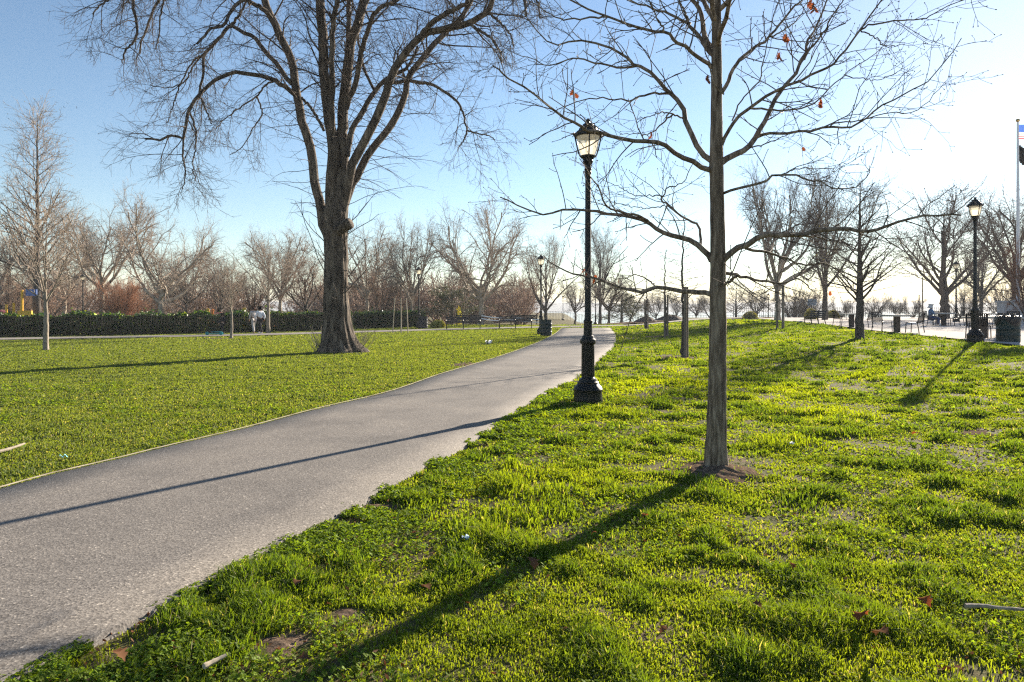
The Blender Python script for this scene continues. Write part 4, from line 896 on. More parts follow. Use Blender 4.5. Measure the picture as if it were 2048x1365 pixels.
def bin_(p, label, bag=False, h=.80, r=.31, m='green_can'):
    root = empty('trash_can', p, label, 'trash can', 'barrel trash cans')
    prof = [(r * .97, 0), (r, .03), (r * .985, .05)]
    for k in range(1, 4):
        z = h * k / 4; prof += [(r * .985, z - .02), (r * 1.02, z), (r * .985, z + .02)]
    prof += [(r * .985, h - .04), (r * 1.03, h - .02), (r * 1.02, h), (r * .96, h), (r * .94, h - .2)]
    MB().lathe(prof, 32).build('barrel', M[m], root, angle=30)
    if bag:
        n = 48; V = []; Q = []; rg = random.Random(4)
        for i, (rr, z) in enumerate([(.86, -.12), (.93, .005), (1.04, .015), (1.09, -.03), (1.12, -.10), (1.10, -.17), (1.06, -.20)]):
            for k in range(n):
                a = 2 * pi * k / n; wv = (.015 * sin(7 * a + i) + .012 * sin(13 * a - i)) * (i > 1); V.append((r * (rr + wv) * cos(a), r * (rr + wv) * sin(a), h + z * (1 + .5 * sin(3 * a) * (i > 3)) + .01 * sin(9 * a) * (i > 0)))
        for i in range(6):
            for k in range(n): Q.append((i * n + k, i * n + (k + 1) % n, (i + 1) * n + (k + 1) % n, (i + 1) * n + k))
        link('bag_liner', quads('bag_liner', np.array(V), np.array(Q), M['bag'], True), root)
D_ = 1.1 * F / (683.5 - HOR); bin_(Vector(((2016 - CX) / F * D_, D_, .456)), 'green barrel trash can with black bag liner at the plaza edge', True, .80, .33)
p = ground_at(1092, 671.5); bin_(p, 'green barrel trash can beside the lamp where the path bends', False, .86, .33)
M['dark_can'] = noisy('dark_can', [(0.3, (0.02, 0.02, 0.024)), (0.7, (0.04, 0.04, 0.046))], 4, rough=.4)
p = ground_at(846.5, 657); bin_(p, 'dark grey barrel trash can beside the fence-end lamp', False, .88, .34, 'dark_can')
# flagpole on its stone pedestal
FP = Vector(((2036 - CX) / F * 50, 50, .45))
pr = empty('stone_pedestal', FP + Vector((.45, 0, 0)), 'blue-grey stone pedestal with panelled sides under the flagpole', 'pedestal')
MB().box((0, 0, .12), (2.7, 2.7, .26)).build('plinth', M['stone'], pr, smooth=False)
MB().box((0, 0, .85), (2.35, 2.35, 1.2)).build('block', M['stone'], pr, smooth=False)
MB().box((0, 0, 1.51), (2.55, 2.55, .12)).build('cap_stone', M['stone'], pr, smooth=False)
MB().box((-.1, -1.18, .85), (1.1, .03, .8)).build('tablet', M['aluminium'], pr, smooth=False)
fz = 2.02; ftop = EYE + (HOR - 238) / F * 50
fr = empty('flagpole', (FP.x, FP.y, fz), 'tall pale flagpole with gilt ball on the stone pedestal', 'flagpole')
MB().tube([(0, 0, 0), (0, 0, (ftop - fz) * .5), (-.02, 0, ftop - fz - .25)], [.13, .10, .06], 14).build('pole', M['aluminium'], fr)
MB().lathe([(.02, -.14), (.10, -.10), (.14, 0), (.10, .10), (.02, .14)], 14, (-.02, 0, ftop - fz - .12)).build('ball_finial', M['gold'], fr)
MB().lathe([(.30, 0), (.30, .05), (.2, .09), (.15, .2)], 16).build('collar', M['aluminium'], fr)
MB().tube([(-.15, 0, .5), (-.12, 0, ftop - fz - .3)], .008, 4).build('halyard', M['white'], fr)
def flag():
    fl = lambda n_, c: leafy(n_, [(0, c), (1, c)], trans=.5, gloss=0.0, tint=(1.1, 1.1, 1.1))
    red = fl('flag_red', (.6, .05, .06)); wh = fl('flag_white', (.85, .85, .85)); bl = fl('flag_blue', (.05, .12, .42))
    z0 = EYE + (HOR - 250) / F * 50; root = empty('national_flag', (FP.x + .05, FP.y, z0 - 1.05), 'red white and blue striped flag flying near the top of the flagpole', 'flag')
    wl_, hl = 1.9, 1.05
    def pt(u, v): return (u * wl_, .10 * sin(u * 7 + v) * u - .25 * u, v * hl - .18 * u * u + .03 * sin(u * 9) * u)
    nU = 24
    for nm, sel, m in (('red_stripes', 0, red), ('white_stripes', 1, wh)):
        mb = MB()
        for s in range(13):
            if s % 2 != sel: continue
            v1, v0 = 1 - s / 13, 1 - (s + 1) / 13; us = np.linspace(.4 if s < 7 else 0, 1, nU)
            mb.add([pt(u, v) for u in us for v in (v0, v1)], [(2 * i, 2 * i + 2, 2 * i + 3, 2 * i + 1) for i in range(nU - 1)])
        mb.build(nm, m, root)
    us = np.linspace(0, .4, 12); mb = MB(); mb.add([pt(u, v) for u in us for v in (6 / 13, 1)], [(2 * i, 2 * i + 2, 2 * i + 3, 2 * i + 1) for i in range(11)]); ct = mb.build('canton', bl, root)
    mb = MB()
    for i in range(9):
        for j in range(6 if i % 2 == 0 else 5):
            u = .4 * (2 * j + 1 + (i % 2)) / 12; v = 1 - (i + 1) / 10 * 7 / 13; c = Vector(pt(u, v))
            V = [c + Vector((.022 * (1 if k % 2 == 0 else .4) * sin(k * pi / 5), -.006, .022 * (1 if k % 2 == 0 else .4) * cos(k * pi / 5))) for k in range(10)]; mb.add(V, [tuple(range(9, -1, -1))])
    mb.build('star_rows', wh, ct)
    bk = cloth('flag_black', (.02, .02, .022)); z1 = EYE + (HOR - 322) / F * 50; mb = MB(); V = []
    for i in range(12):
        for j in range(9):
            u = i / 11; v = j / 8; V.append((u * .34, .12 * sin(u * 17 + v * 2), v * 1.15 - .35 * u + .1 * u * v))
    mb.add(V, [(i * 9 + j, i * 9 + 9 + j, i * 9 + 10 + j, i * 9 + j + 1) for i in range(11) for j in range(8)])
    tag(mb.build('black_flag', bk, None, (FP.x + .06, FP.y, z1)), 'limp black flag hanging under the striped flag', 'flag')
flag()
# caution tape in front of the benches
def tape():
    a = ground_at(962, 656); b = ground_at(1084, 657); root = empty('barrier_tape', a, 'white barrier tape strung on thin posts in front of the benches', 'tape')
    pts = [(0, 0), ((b.x - a.x) * .5, .3), (b.x - a.x, -.2)]
    for x, y in pts[:2]: MB().tube([(x, y, -.05), (x, y, .95)], .018, 6).build('post', M['iron'], root)
    for z0, z1 in ((.92, .62), (.70, .42)):
        P = catmull([(0, 0, z0), ((b.x - a.x) * .25, .15, z0 - .16), ((b.x - a.x) * .5, .3, z0 - .12), ((b.x - a.x) * .8, 0, z1 + .02), (b.x - a.x, -.2, z1)], 24); mb = MB()
        V = [];
        for q in P: V += [(q[0], q[1], q[2] - .035), (q[0], q[1] + .005, q[2] + .035)]
        mb.add(V, [(2 * i, 2 * i + 2, 2 * i + 3, 2 * i + 1) for i in range(23)]); mb.build('tape_strip', M['white'], root)
tape()
# board on a post behind the plaza bench
sp = stand(1624, 88); sr = empty('board_sign', sp, 'blank blue-grey board on a post by the waterside bushes', 'sign'); zz = EYE + (HOR - 605) / F * 88 - sp.z
MB().box((0, 0, zz), (1.15, .05, .85)).build('board', cloth('board_blue', (.22, .27, .34)), sr, smooth=False); MB().tube([(0, .06, -.1), (0, .06, zz + .3)], .05, 8).build('post', M['iron'], sr)
# pair of thin poles behind the plaza
for px_, tp_, lb in ((1845, 555, 'taller thin dark pole between the plaza tables and the water'), (1850, 590, 'shorter thin dark pole close beside the taller one')):
    q = stand(px_ if tp_ == 555 else 1838, 72); h_ = EYE + (HOR - tp_) / F * 72 - q.z; o = MB().tube([(0, 0, -.1), (0, 0, h_ * .6), (0, 0, h_)], [.07, .06, .05], 8).build('thin_pole', M['stake'], None, q); tag(o, lb, 'pole', 'thin poles by the plaza')

# ------------------------------------------------------------------ playground pieces behind the hedge
yl = mat('play_yellow', (.72, .40, .02), .45); orr = mat('play_orange', (.75, .22, .03), .45); lime = mat('play_lime', (.45, .62, .03), .5); blu = mat('play_blue', (.08, .16, .42), .5)
q = stand(28, 46); pf = empty('playground_tower', q, 'yellow playground frame behind the hedge at the edge of the photo', 'play frame')
for x, h_ in ((-.5, 1.75), (.0, 1.85), (.5, 1.6), (.55, 2.7)): MB().tube([(x, 0, -.1), (x, 0, h_)], .075, 10).build('post', yl, pf)
MB().box((.75, 0, 1.15), (.95, .12, .35)).build('panel', yl, pf, smooth=False); MB().box((.9, .4, 2.55), (.75, .06, .45)).build('roof_panel', blu, pf, smooth=False)
for px_, tp_, m_, D, lb in ((416, 618, yl, 50, 'yellow play post over the hedge, close to its orange twin'), (425, 619, orr, 50, 'orange play post over the hedge, close to its yellow twin'), (489.5, 616, yl, 51, 'thick yellow play post over the hedge by the walkers'), (550, 624, orr, 54, 'short orange play post over the hedge behind the slim young tree')):
    q = stand(px_, D); h_ = EYE + (HOR - tp_) / F * D - q.z; mb = MB(); mb.lathe([(.11, -.1), (.11, h_ - .12), (.13, h_ - .11), (.13, h_ - .04), (.08, h_), (.02, h_ + .04)], 12)
    tag(mb.build('play_post', m_, None, q), lb, 'play post', 'playground posts')
q = stand(180, 48); h_ = EYE + (HOR - 636) / F * 48 - q.z; mb = MB(); mb.lathe([(.3, 0), (.36, .3), (.36, h_ * .9), (.44, h_ + .05), (.40, h_ + .25), (.22, h_ + .36), (.03, h_ + .4)], 20)
tag(mb.build('play_dome', lime, None, q), 'lime green domed play piece behind the hedge by the far lamp', 'play dome')
def flower_bush(label, px, D, hw, h, m, seed, n=900):
    rg = np.random.default_rng(seed); p = stand(px, D); W = hw / F * D; root = empty('leafy_shrub', p, label, 'shrub', 'leafy low shrubs')
    u = rg.standard_normal((n, 3)); u = nrm(u) * (rg.random((n, 1)) ** .4); pos = np.stack([u[:, 0] * W, u[:, 1] * W * .7, np.abs(u[:, 2]) * h + .03], 1); V, Q = leaf_quads(rg, pos, .085); link('foliage', quads('foliage', V, Q, M[m]), root)
    st = Wood(); k = 16; e = pos[:k] * .9; st.add(np.stack([e * np.array([.1, .1, 0]), e * .55, e], 1), np.tile(np.array([[.015, .01, .005]]), (k, 1)), 4); link('stems', st.mesh('stems', M['bark_dark']), root)
flower_bush('yellow-green flowering shrub just before the first bench', 876, 52, 16, .55, 'yellow_flower', 1)
flower_bush('bright yellow flower clump behind the first bench', 918, 68, 6, 1.9, 'yellow_flower', 2, 250)
flower_bush('fresh green shrub at the foot of the crooked tree', 1500, 66, 16, .7, 'olive_leaf', 3)
flower_bush('fresh green shrub beside the plaza bench', 1622, 62, 14, 1.0, 'olive_leaf', 4)
flower_bush('low green shrub behind the first plaza table', 1665, 70, 14, .8, 'olive_leaf', 5)

# ------------------------------------------------------------------ people
def skin_mesh(name, J, E, m, parent, root, sub=2):
    bm = bmesh.new(); lay = bm.verts.layers.skin.verify(); vs = {}
    for k, (x, y, z, r) in J.items():
        v = bm.verts.new((x, y, z)); v[lay].radius = (r, r) if np.isscalar(r) else r; v[lay].use_root = (k == root); vs[k] = v
    for a, b in E: bm.edges.new((vs[a], vs[b]))
    me = bpy.data.meshes.new(name); bm.to_mesh(me); bm.free(); me.materials.append(m)
    o = link(name, me, parent); s = o.modifiers.new('skin', 'SKIN'); s.use_smooth_shade = True
    d = o.modifiers.new('smooth', 'SUBSURF'); d.levels = sub; d.render_levels = sub
    return o
def person(p, rz, label, pose, cols, H=1.62, hair='afro'):
    root = empty('person', p, label, 'person', None, rz); s = H / 1.7; root.scale = (s, s, s)
    J = dict(pose); E = [('pelvis', 'waist'), ('waist', 'chest'), ('chest', 'neck'), ('neck', 'jaw'), ('jaw', 'head'), ('head', 'scalp'), ('jaw', 'nose')]
    for d in 'lr': E += [('chest', 'sh' + d), ('sh' + d, 'el' + d), ('el' + d, 'wr' + d), ('wr' + d, 'pa' + d), ('pelvis', 'hp' + d), ('hp' + d, 'kn' + d), ('kn' + d, 'an' + d), ('an' + d, 'to' + d)]
    for d in 'lr':
        pa = Vector(J['pa' + d][:3]); wr = Vector(J['wr' + d][:3]); f = (pa - wr).normalized(); side = f.cross(Vector((0, 1, 0.2))).normalized()
        for i in range(4):
            k = 'f%d%s' % (i, d); b = pa + side * (.026 * (i - 1.5)) + f * .03; t = b + f * (.045 + .012 * (i in (1, 2))) + Vector((0, .012, 0)); J[k + 'a'] = (*b, .009); J[k + 'b'] = (*t, .007); E += [('pa' + d, k + 'a'), (k + 'a', k + 'b')]
        th = wr + f * .03 + side * -.045 + Vector((0, .02, 0)); J['th' + d] = (*th, .010); E.append(('wr' + d, 'th' + d))
    skin_mesh('body', J, E, M['skin'], root, 'pelvis', 1)
    def sub(names, edges, dr, m, nm, rt):
        skin_mesh(nm, {k: (J[k][0], J[k][1], J[k][2], (J[k][3] if np.isscalar(J[k][3]) else J[k][3][0]) + dr) for k in names}, edges, m, root, rt, 1)
    sub(['pelvis', 'waist', 'chest', 'neck', 'shl', 'shr', 'ell', 'elr', 'wrl', 'wrr'], [('pelvis', 'waist'), ('waist', 'chest'), ('chest', 'neck')] + [e for d in 'lr' for e in (('chest', 'sh' + d), ('sh' + d, 'el' + d), ('el' + d, 'wr' + d))], .022, cols['top'], 'jacket', 'pelvis')
    sub(['pelvis', 'hpl', 'hpr', 'knl', 'knr', 'anl', 'anr'], [e for d in 'lr' for e in (('pelvis', 'hp' + d), ('hp' + d, 'kn' + d), ('kn' + d, 'an' + d))], .014, cols['legs'], 'trousers', 'pelvis')
    for d in 'lr': sub(['an' + d, 'to' + d], [('an' + d, 'to' + d)], .018, cols['shoes'], 'shoe', 'an' + d)
    hd = Vector(J['head'][:3])
    skin_mesh('hair', {'a': (hd.x, hd.y - .03, hd.z + .02, .125 if hair == 'afro' else .108), 'b': (hd.x, hd.y - .02, hd.z + .09, .10), 'c': (hd.x, hd.y - .06, hd.z - .08, .08)}, [('a', 'b'), ('a', 'c')], cols['hair'], root, 'a', 1)
    return root
def walk(arm_r=0.0, stride=.22, lean=.02):
    J = {'pelvis': (0, 0, .92, .13), 'waist': (0, lean, 1.08, .12), 'chest': (0, lean * 2, 1.28, .145), 'neck': (0, lean * 2 + .01, 1.43, .055), 'jaw': (0, lean * 2 + .03, 1.52, .06), 'head': (0, lean * 2 + .03, 1.60, .088), 'scalp': (0, lean * 2 + .01, 1.66, .06), 'nose': (0, lean * 2 + .125, 1.55, .018)}
    for sg, d in ((-1, 'l'), (1, 'r')):
        f = sg * stride; J['sh' + d] = (sg * .18, lean * 2, 1.37, .06); J['el' + d] = (sg * .22, -f * .5, 1.12, .045)
        J['wr' + d] = (sg * .2, -f * .7 + .10, .90, .034); J['pa' + d] = (sg * .2, -f * .7 + .13, .83, .03)
        J['hp' + d] = (sg * .09, .0, .86, .095); J['kn' + d] = (sg * .1, f * .7 + .05, .49, .066); J['an' + d] = (sg * .1, f * 1.2 - .03, .09, .045); J['to' + d] = (sg * .11, f * 1.2 + .12, .035, .036)
    if arm_r:
        J['elr'] = (.24, .22, 1.24, .045); J['wrr'] = (.2, .42, 1.36, .034); J['par'] = (.2, .47, 1.41, .03)
    return J
hb = cloth('dark_hair', (.015, .012, .011)); wt = cloth('white_cotton', (.66, .68, .74)); gy_ = cloth('grey_cotton', (.42, .40, .39)); bkc = cloth('black_cotton', (.02, .02, .023)); sh_ = cloth('white_shoe', (.7, .7, .7)); tl = cloth('teal_rubber', (.03, .25, .27)); nv = cloth('navy_cotton', (.04, .07, .16)); pk = cloth('pink_cotton', (.75, .20, .18)); tan = cloth('tan_shoe', (.35, .25, .16)); wine = cloth('wine_cotton', (.12, .03, .05))
q = ground_at(521, 667.5); person(q, .9, 'walker in a white sweatshirt and black leggings on the far path', walk(0, .26), dict(top=wt, legs=bkc, shoes=sh_, hair=hb), 1.58)
q = ground_at(508, 667); person(q, .95, 'walker in pale grey clothes holding a phone up, close beside the white sweatshirt', walk(1, .12), dict(top=gy_, legs=gy_, shoes=tan, hair=cloth('brown_hair', (.05, .025, .02))), 1.58, 'long')
q = ground_at(446, 669); person(q, 1.2, 'child in dark clothes and teal boots by the scooter on the far path', walk(0, .18), dict(top=bkc, legs=bkc, shoes=tl, hair=hb), 1.2)
q = stand(438, 50); person(q, .3, 'child in a coral pink top behind the hedge near the play posts', walk(0, .1), dict(top=pk, legs=nv, shoes=sh_, hair=hb), 1.4)
q = stand(614, 52); person(q, 2.0, 'person in a navy jacket behind the hedge near the great trunk', walk(0, .1), dict(top=nv, legs=nv, shoes=sh_, hair=hb), 1.35)
q = stand(3, 44); person(q, 1.0, 'person in dark wine clothes behind the fence at the photo edge', walk(0, .1), dict(top=wine, legs=bkc, shoes=bkc, hair=hb), 1.62)
def seated():
    J = walk(0, .05); dz = -.44
    for k in list(J):
        x, y, z, r = J[k]; J[k] = (x, y, z + dz, r)
    for sg, d in ((-1, 'l'), (1, 'r')):
        J['hp' + d] = (sg * .09, .03, .46, .095); J['kn' + d] = (sg * .12, .44, .49, .066); J['an' + d] = (sg * .12, .42, .09, .045); J['to' + d] = (sg * .13, .56, .035, .036); J['el' + d] = (sg * .24, .12, .70, .045); J['wr' + d] = (sg * .16, .36, .76, .034); J['pa' + d] = (sg * .13, .43, .77, .03)
    return J
pc = TPOS['C']; person(pc + Vector((cos(2.9) * .72, sin(2.9) * .72, 0)), 2.9 + pi / 2, 'person in a blue jacket seated at a plaza table', seated(), dict(top=cloth('blue_jacket', (.10, .18, .30)), legs=nv, shoes=sh_, hair=cloth('pale_cap', (.5, .5, .5))), 1.68)
q = ground_at(428, 671); sc = empty('kick_scooter', q, 'teal kick scooter lying on the far path beside the child', 'scooter', None, .1)
MB().box((0, 0, .10), (.62, .14, .04)).build('deck', tl, sc, smooth=False); MB().tube([(.30, 0, .12), (.36, .05, .2), (-.25, .35, .17)], .022, 8).build('steering_column', tl, sc); MB().tube([(-.25, .14, .2), (-.25, .56, .14)], .02, 8).build('handlebar', bkc, sc)
for x in (-.36, .38):
    mb = MB(); V = [(x + .1 * cos(a), yy, .1 + .1 * sin(a)) for yy in (-.02, .02) for a in np.linspace(0, 2 * pi, 16, endpoint=False)]; mb.add(V, [(i, (i + 1) % 16, 16 + (i + 1) % 16, 16 + i) for i in range(16)] + [tuple(range(15, -1, -1)), tuple(range(16, 32))]); mb.build('wheel', tl, sc)
# birds
bd = cloth('bird_dark', (.04, .045, .05))
for k, (x, y, lb) in enumerate(((113, 206, 'highest dark bird gliding over the pointed tree'), (135, 207, 'dark bird seen edge-on, smallest of the flock'), (128, 215, 'dark bird flying lowest beside the pointed tree'), (153, 216, 'dark bird flying farthest from the pointed tree'))):
    p = at(x, y, 90); s = .34 if k != 1 else .24; V = [(0, .25, 0), (0, -.3, .02), (.06, 0, .05), (-.06, 0, .05), (.06, 0, -.05), (-.06, 0, -.05), (.55, -.06, .22), (1.1, -.25, .12), (.5, .12, .20), (-.55, -.06, .22), (-1.1, -.25, .12), (-.5, .12, .20), (.13, -.5, 0), (-.13, -.5, 0)]
    Fc = [(0, 2, 3), (0, 4, 2), (0, 3, 5), (0, 5, 4), (1, 3, 2), (1, 2, 4), (1, 5, 3), (1, 4, 5), (2, 8, 6), (8, 7, 6), (2, 6, 4), (3, 9, 11), (11, 9, 10), (3, 5, 9), (1, 12, 13)]
    o = MB().add([(a * s, b * s, c * s) for a, b, c in V], Fc).build('flying_bird', bd, None, p, smooth=False); o.rotation_euler = (0, .1 * k, 1.2 + .3 * k); tag(o, lb, 'bird', 'birds in the sky')

# ------------------------------------------------------------------ litter on the lawn
def leaf_on_grass(px, py, s, seed, lab, m='fallen', up=.035):
    s *= .8
    rg = random.Random(seed); p = ground_at(px, py); a = rg.random() * 6.28; mb = MB(); prof = [(0, .03), (.15, .12), (.27, .36), (.36, .2), (.5, .46), (.6, .22), (.75, .34), (.88, .12), (1, .02)]
    def q(t, w, sg): return (cos(a) * t * s - sin(a) * w * sg * s, sin(a) * t * s + cos(a) * w * sg * s, .35 * s * w * w * 2 + .25 * s * sin(t * 3) + rg.uniform(-.03, .03) * s)
    V = [q(t, w, 1) for t, w in prof] + [q(t, 0, 1) for t, w in prof] + [q(t, w, -1) for t, w in prof]
    mb.add(V, [(i, i + 1, i + 10, i + 9) for i in range(8)] + [(i + 9, i + 10, i + 19, i + 18) for i in range(8)])
    o = mb.build('fallen_leaf', M[m], None, p + Vector((0, 0, up))); o.rotation_euler = (rg.uniform(-.5, .5), rg.uniform(-.5, .5), 0); tag(o, lab, 'leaf', 'brown leaves fallen on the lawn')
LV = [(1057, 1128, .12, 'large curled brown leaf at the edge of the oak shadow'), (1285, 1045, .08, 'flat russet leaf in open grass below the oak'), (1182, 1084, .06, 'small russet leaf between the oak shadow and the oak'), (1585, 1153, .08, 'bright russet leaf below and beyond the oak foot'), (1861, 1229, .11, 'orange curled leaf close to the pale stick'), (1735, 1245, .13, 'dark red leaf in a hollow of the grass'), (1752, 1290, .12, 'pale tan leaf in the near grass'), (1840, 875, .13, 'dark red leaf alone on the upper lawn'), (1390, 985, .05, 'little brown leaf just below the oak soil'), (620, 1335, .10, 'tan leaf in the dark end of the oak shadow'), (665, 1225, .06, 'pale leaf on a bare patch by the path'), (250, 1345, .11, 'long tan leaf near the path at the lower edge'), (1525, 1235, .07, 'brown leaf in the long near grass'), (590, 1185, .08, 'greyish leaf among clover by the path'), (1320, 1285, .06, 'small tan leaf in the near middle grass'), (1905, 1355, .06, 'tiny brown leaf at the lower picture edge'), (860, 1195, .09, 'grey-brown leaf inside the oak shadow')]
for k, (x, y, s, lb) in enumerate(LV): leaf_on_grass(x, y, s, k, lb, 'oak_leaf' if 'russet' in lb or 'red' in lb or 'orange' in lb else 'fallen')
def stick(pts, r, lab, m, dz=.05):
    P = [ground_at(*q) + Vector((0, 0, dz)) for q in pts]; o = P[0]; tag(MB().tube(catmull([q - o for q in P], 12), [r * (1 - .04 * i + .15 * (i % 4 == 1)) for i in range(12)], 7).build('fallen_stick', M[m], None, o), lab, 'stick', 'sticks on the grass')
stick([(1930, 1232), (1965, 1236), (2000, 1238), (2060, 1242)], .012, 'pale bare stick in the near grass close to an orange leaf', 'bark_young')
stick([(-10, 915), (20, 908), (50, 897)], .018, 'pale bent stick on the lawn across the path', 'bark_young')
stick([(408, 1362), (430, 1350), (452, 1338)], .012, 'short whitish stick by the path near the lower edge', 'pale_stake')
def scrap(px, py, s, lab, m):
    p = ground_at(px, py); mb = MB(); V = [(i * s / 4 - s / 2, j * s / 4 - s / 2, .05 + .3 * s * sin(i * 1.9 + j * 1.3)) for i in range(5) for j in range(4)]; mb.add(V, [(i * 4 + j, i * 4 + 4 + j, i * 4 + 5 + j, i * 4 + j + 1) for i in range(4) for j in range(3)]); tag(mb.build('litter_scrap', m, None, p), lab, 'litter', 'scraps of litter')
scrap(932, 1092, .05, 'pale blue scrap of paper beside the oak shadow', mat('paper_blue', (.5, .62, .75), .6)); scrap(978, 687, .3, 'white scrap of paper on the lawn by the path bend', M['white']); scrap(128, 922, .06, 'small turquoise scrap on the grass across the path', mat('scrap_teal', (.2, .55, .6), .5)); scrap(1583, 896, .05, 'tiny white scrap on the lawn beside the oak', M['white'])

# ------------------------------------------------------------------ grass
def make_grass():
    rg = np.random.default_rng(77); n = 1500000
    dmin, dmax = 2.0, 62.0
    # distance drawn so that the number of blades per picture area stays even
    d = np.exp(rg.uniform(np.log(dmin), np.log(dmax), n)); hw = 0.80 * d + 1.2; x = rg.uniform(-1, 1, n) * hw; y = d
    ok = ~inside(PATH, x, y) & ~inside(PLAZA, x, y) & ~inside(CROSS, x, y) & ~inside(DIRT, x, y)
    for bx, by, rx, ry in BARE:
        e = ((x - bx) / rx) ** 2 + ((y - by) / ry) ** 2; ok &= (e > 1.0) | (rg.random(n) < .05) | ((e > .55) & (rg.random(n) < .35))
    ok &= ((x - LAMP1.x) ** 2 + (y - LAMP1.y) ** 2) > .06
    left = x < np.interp(y, le[:, 1], le[:, 0]) + .5
    bare = fnoise(x, y, .75, 40, 3); ok &= (bare < .60) | (rg.random(n) < .25) | left
    tuft = fnoise(x, y, .34, 8, 2); ok &= (rg.random(n) < .28 + 1.0 * smooth01(.3, .6, tuft)) | left
    x, y, d, tuft, left = x[ok], y[ok], d[ok], tuft[ok], left[ok]; n = len(x)
    patch = fnoise(x, y, 1.6, 50, 3); big = fnoise(x, y, 5.5, 60, 2); fine = rg.random(n)
    near = smooth01(10, 3, d)
    ln = (.026 + .080 * smooth01(.45, .85, tuft) + .025 * smooth01(.5, .8, patch)) * rg.uniform(.55, 1.25, n)
    ln = np.where(left, .030 + ln * .3, ln) * (1 + .008 * np.clip(d - 8, 0, 50))
    wd = .0030 * np.maximum(1, d / 3.2) ** .88 * rg.uniform(.7, 1.35, n)
    # short broad weeds between the blades
    broad = rg.random(n) < (.12 + .40 * smooth01(.5, .72, fnoise(x, y, .9, 70, 2))); broad &= d < 16
    ln = np.where(broad, ln * .5, ln); wd = np.where(broad, wd * 1.9, wd)
    edge = np.interp(y, re_[:, 1], re_[:, 0]); nearedge = smooth01(.75, .15, np.abs(x - edge - .2)) * (y < 20)
    z = G(x, y) - .045 + micro(x, y)
    az = rg.random(n) * 2 * pi; lean = rg.uniform(.15, 1.0, n) * np.where(broad, 1.5, 1.0)
    dx, dy = np.cos(az), np.sin(az); faz = rg.random(n) * 2 * pi; fx, fy = np.cos(faz), np.sin(faz)
    p = np.stack([x, y, z], 1); w3 = np.stack([fx, fy, 0 * fx], 1) * wd[:, None]; L3 = np.stack([dx, dy, 0 * dx], 1)
    mid = p + L3 * (ln * .28 * lean)[:, None] + np.array([0, 0, 1]) * (ln * .62)[:, None]; tip = p + L3 * (ln * .85 * lean)[:, None] + np.array([0, 0, 1]) * (ln * (1.02 - .35 * np.minimum(lean, 1.4)))[:, None]
    mw = np.where(broad, 1.3, .85)[:, None]
    V = np.stack([p - w3, p + w3, mid - w3 * mw, mid + w3 * mw, tip], 1)
    # true leaf colours: fresh yellow-green, deep green tufts, some straw
    a = np.array([.180, .225, .024]); b = np.array([.080, .135, .018]); c = np.array([.32, .29, .17]); e_ = np.array([.25, .300, .012])
    m1 = np.clip(smooth01(.38, .75, tuft) * .8 + .35 * (fine - .5), 0, 1)[:, None]; col = a * (1 - m1) + b * m1
    m2 = (smooth01(.48, .72, patch) * smooth01(.40, .65, big) * (.35 + .55 * smooth01(5, 11, d)) * np.where(left, .5, 1))[:, None]; col = col * (1 - m2) + e_ * m2
    lf = np.where(left, .7, 0)[:, None]; col = col * (1 - lf) + np.array([.130, .162, .055]) * lf
    st = (rg.random(n) < np.where(left, .06, .035) * np.where(d > 14, .4, 1))[:, None]; col = np.where(st, c, col); col = col * rg.uniform(.75, 1.25, n)[:, None]
    colv = np.repeat(col, 5, 0)
    i = np.arange(n) * 5
    loops = np.stack([i, i + 1, i + 3, i + 2, i + 2, i + 3, i + 4], 1).ravel(); starts = np.stack([np.arange(n) * 7, np.arange(n) * 7 + 4], 1).ravel(); tot = np.tile([4, 3], n)
    me = quick_mesh('grass', V.reshape(-1, 3), loops, starts, tot, M['grass'], False, colv)
    tag(link('grass', me), 'short tufted green grass growing over the lawns', 'grass', kind='stuff')
    # clover and small round weeds along the path and through the lawn
    k = 120000; yy = np.exp(rg.uniform(np.log(2.2), np.log(14), k)); ex = np.interp(yy, re_[:, 1], re_[:, 0]); al = rg.random(k) < .32
    xx = np.where(al, ex - .05 + np.abs(rg.standard_normal(k)) * .45, rg.uniform(-1, 1, k) * (.8 * yy + 1)); cl = fnoise(xx, yy, .8, 90, 2)
    ok = ~inside(PATH, xx + .09, yy) & (al | (cl > .56)) & ((fnoise(xx, yy, .3, 91, 2) > .40))
    for bx, by, rx, ry in BARE: ok &= (((xx - bx) / rx) ** 2 + ((yy - by) / ry) ** 2) > .9
    xx, yy = xx[ok], yy[ok]; k = len(xx); s = .0056 * np.maximum(1, yy / 4) ** .8 * rg.uniform(.7, 1.3, k); h = G(xx, yy) - .04 + micro(xx, yy) + rg.uniform(.008, .042, k)
    Vs = []; a0 = rg.random(k) * 6.28; tx, ty = rg.uniform(-.9, .9, k), rg.uniform(-.9, .9, k)
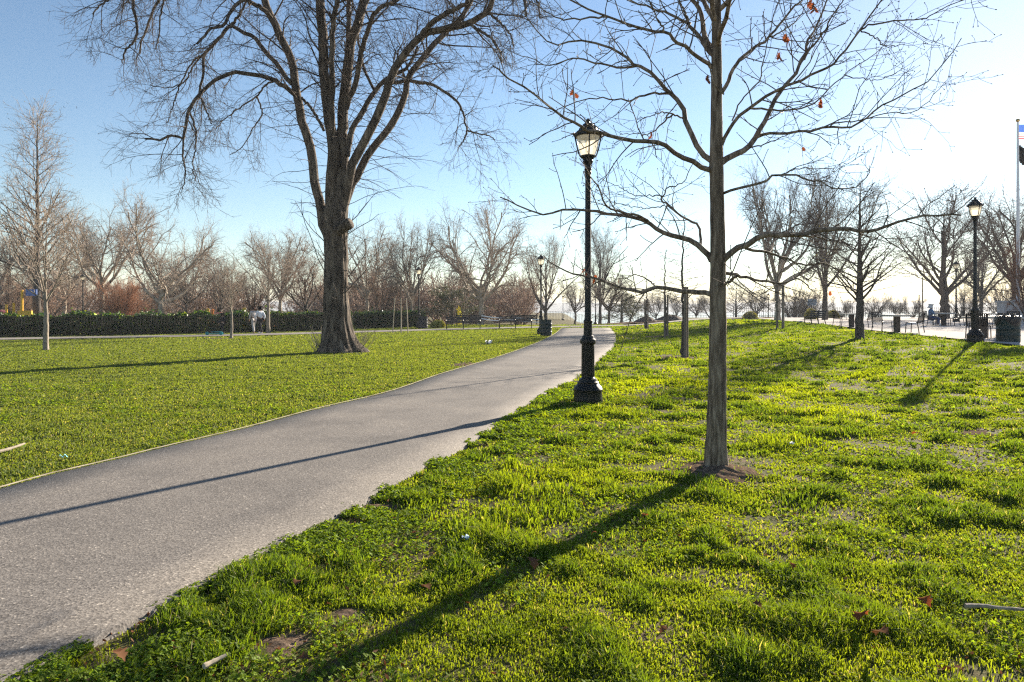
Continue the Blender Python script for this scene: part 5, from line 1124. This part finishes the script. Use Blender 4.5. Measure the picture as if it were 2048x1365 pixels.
    for q in range(3):
        an = a0 + q * 2.094; cx, cy = xx + np.cos(an) * s * 1.0, yy + np.sin(an) * s * 1.0; lv = []
        for g in range(5):
            b_ = an + pi + g * 2 * pi / 5; lx, ly = cx + np.cos(b_) * s * .95, cy + np.sin(b_) * s * .95; lv.append(np.stack([lx, ly, h + (lx - xx) * tx + (ly - yy) * ty + .25 * s * (g % 2)], 1))
        Vs.append(np.stack(lv, 1))
    V = np.stack(Vs, 1).reshape(-1, 3); nf = k * 3; cc = np.array([.12, .185, .022]) * rg.uniform(.6, 1.7, (k, 1)) + np.array([.03, .02, 0]) * rg.random((k, 1)); colv = np.repeat(cc, 15, 0)
    me = quick_mesh('clover', V, np.arange(nf * 5), np.arange(nf) * 5, np.full(nf, 5), M['grass'], False, colv)
    tag(link('clover_undergrowth', me), 'small round clover leaves along the path edge and through the grass', 'clover', kind='stuff')
make_grass()
def leaf_litter():
    rg = np.random.default_rng(91); n = 5200; y = np.exp(rg.uniform(np.log(2.2), np.log(15), n)); x = rg.uniform(-1, 1, n) * (.8 * y + .8); x = np.where(rg.random(n) < .2, -1.2 + rg.standard_normal(n) * .7, x)
    th = fnoise(x, y, .75, 40, 3); ok = ~inside(PATH, x, y) & ((th > .56) | (rg.random(n) < .12)) & (x > np.interp(y, le[:, 1], le[:, 0])); x, y = x[ok], y[ok]; n = len(x)
    pos = np.stack([x, y, G(x, y) - .032 + micro(x, y) + rg.random(n) * .03], 1); V, Q = leaf_quads(rg, pos, .016, .55, .42)
    tag(link('leaf_litter', quads('leaf_litter', V, Q, M['fallen'])), 'small brown scraps of dead leaves and thatch among the grass', 'leaf litter', kind='stuff')
leaf_litter()

# ------------------------------------------------------------------ the thin sea haze that pales the far trees and shore
hz = bpy.data.materials.new('haze'); hz.use_nodes = True
for n in list(hz.node_tree.nodes): hz.node_tree.nodes.remove(n)
ho = nd(hz, 'ShaderNodeOutputMaterial'); hv = nd(hz, 'ShaderNodeVolumePrincipled', Density=0.00045, Anisotropy=0.0); hv.inputs['Color'].default_value = (0.93, 0.96, 1.0, 1)
lk(hz, hv.outputs[0], ho.inputs['Volume'])
tag(MB().box((0, 2800, 3.6), (14000, 7000, 37)).build('haze', hz, smooth=False), 'thin pale haze over the park and the bay', 'haze', kind='stuff')
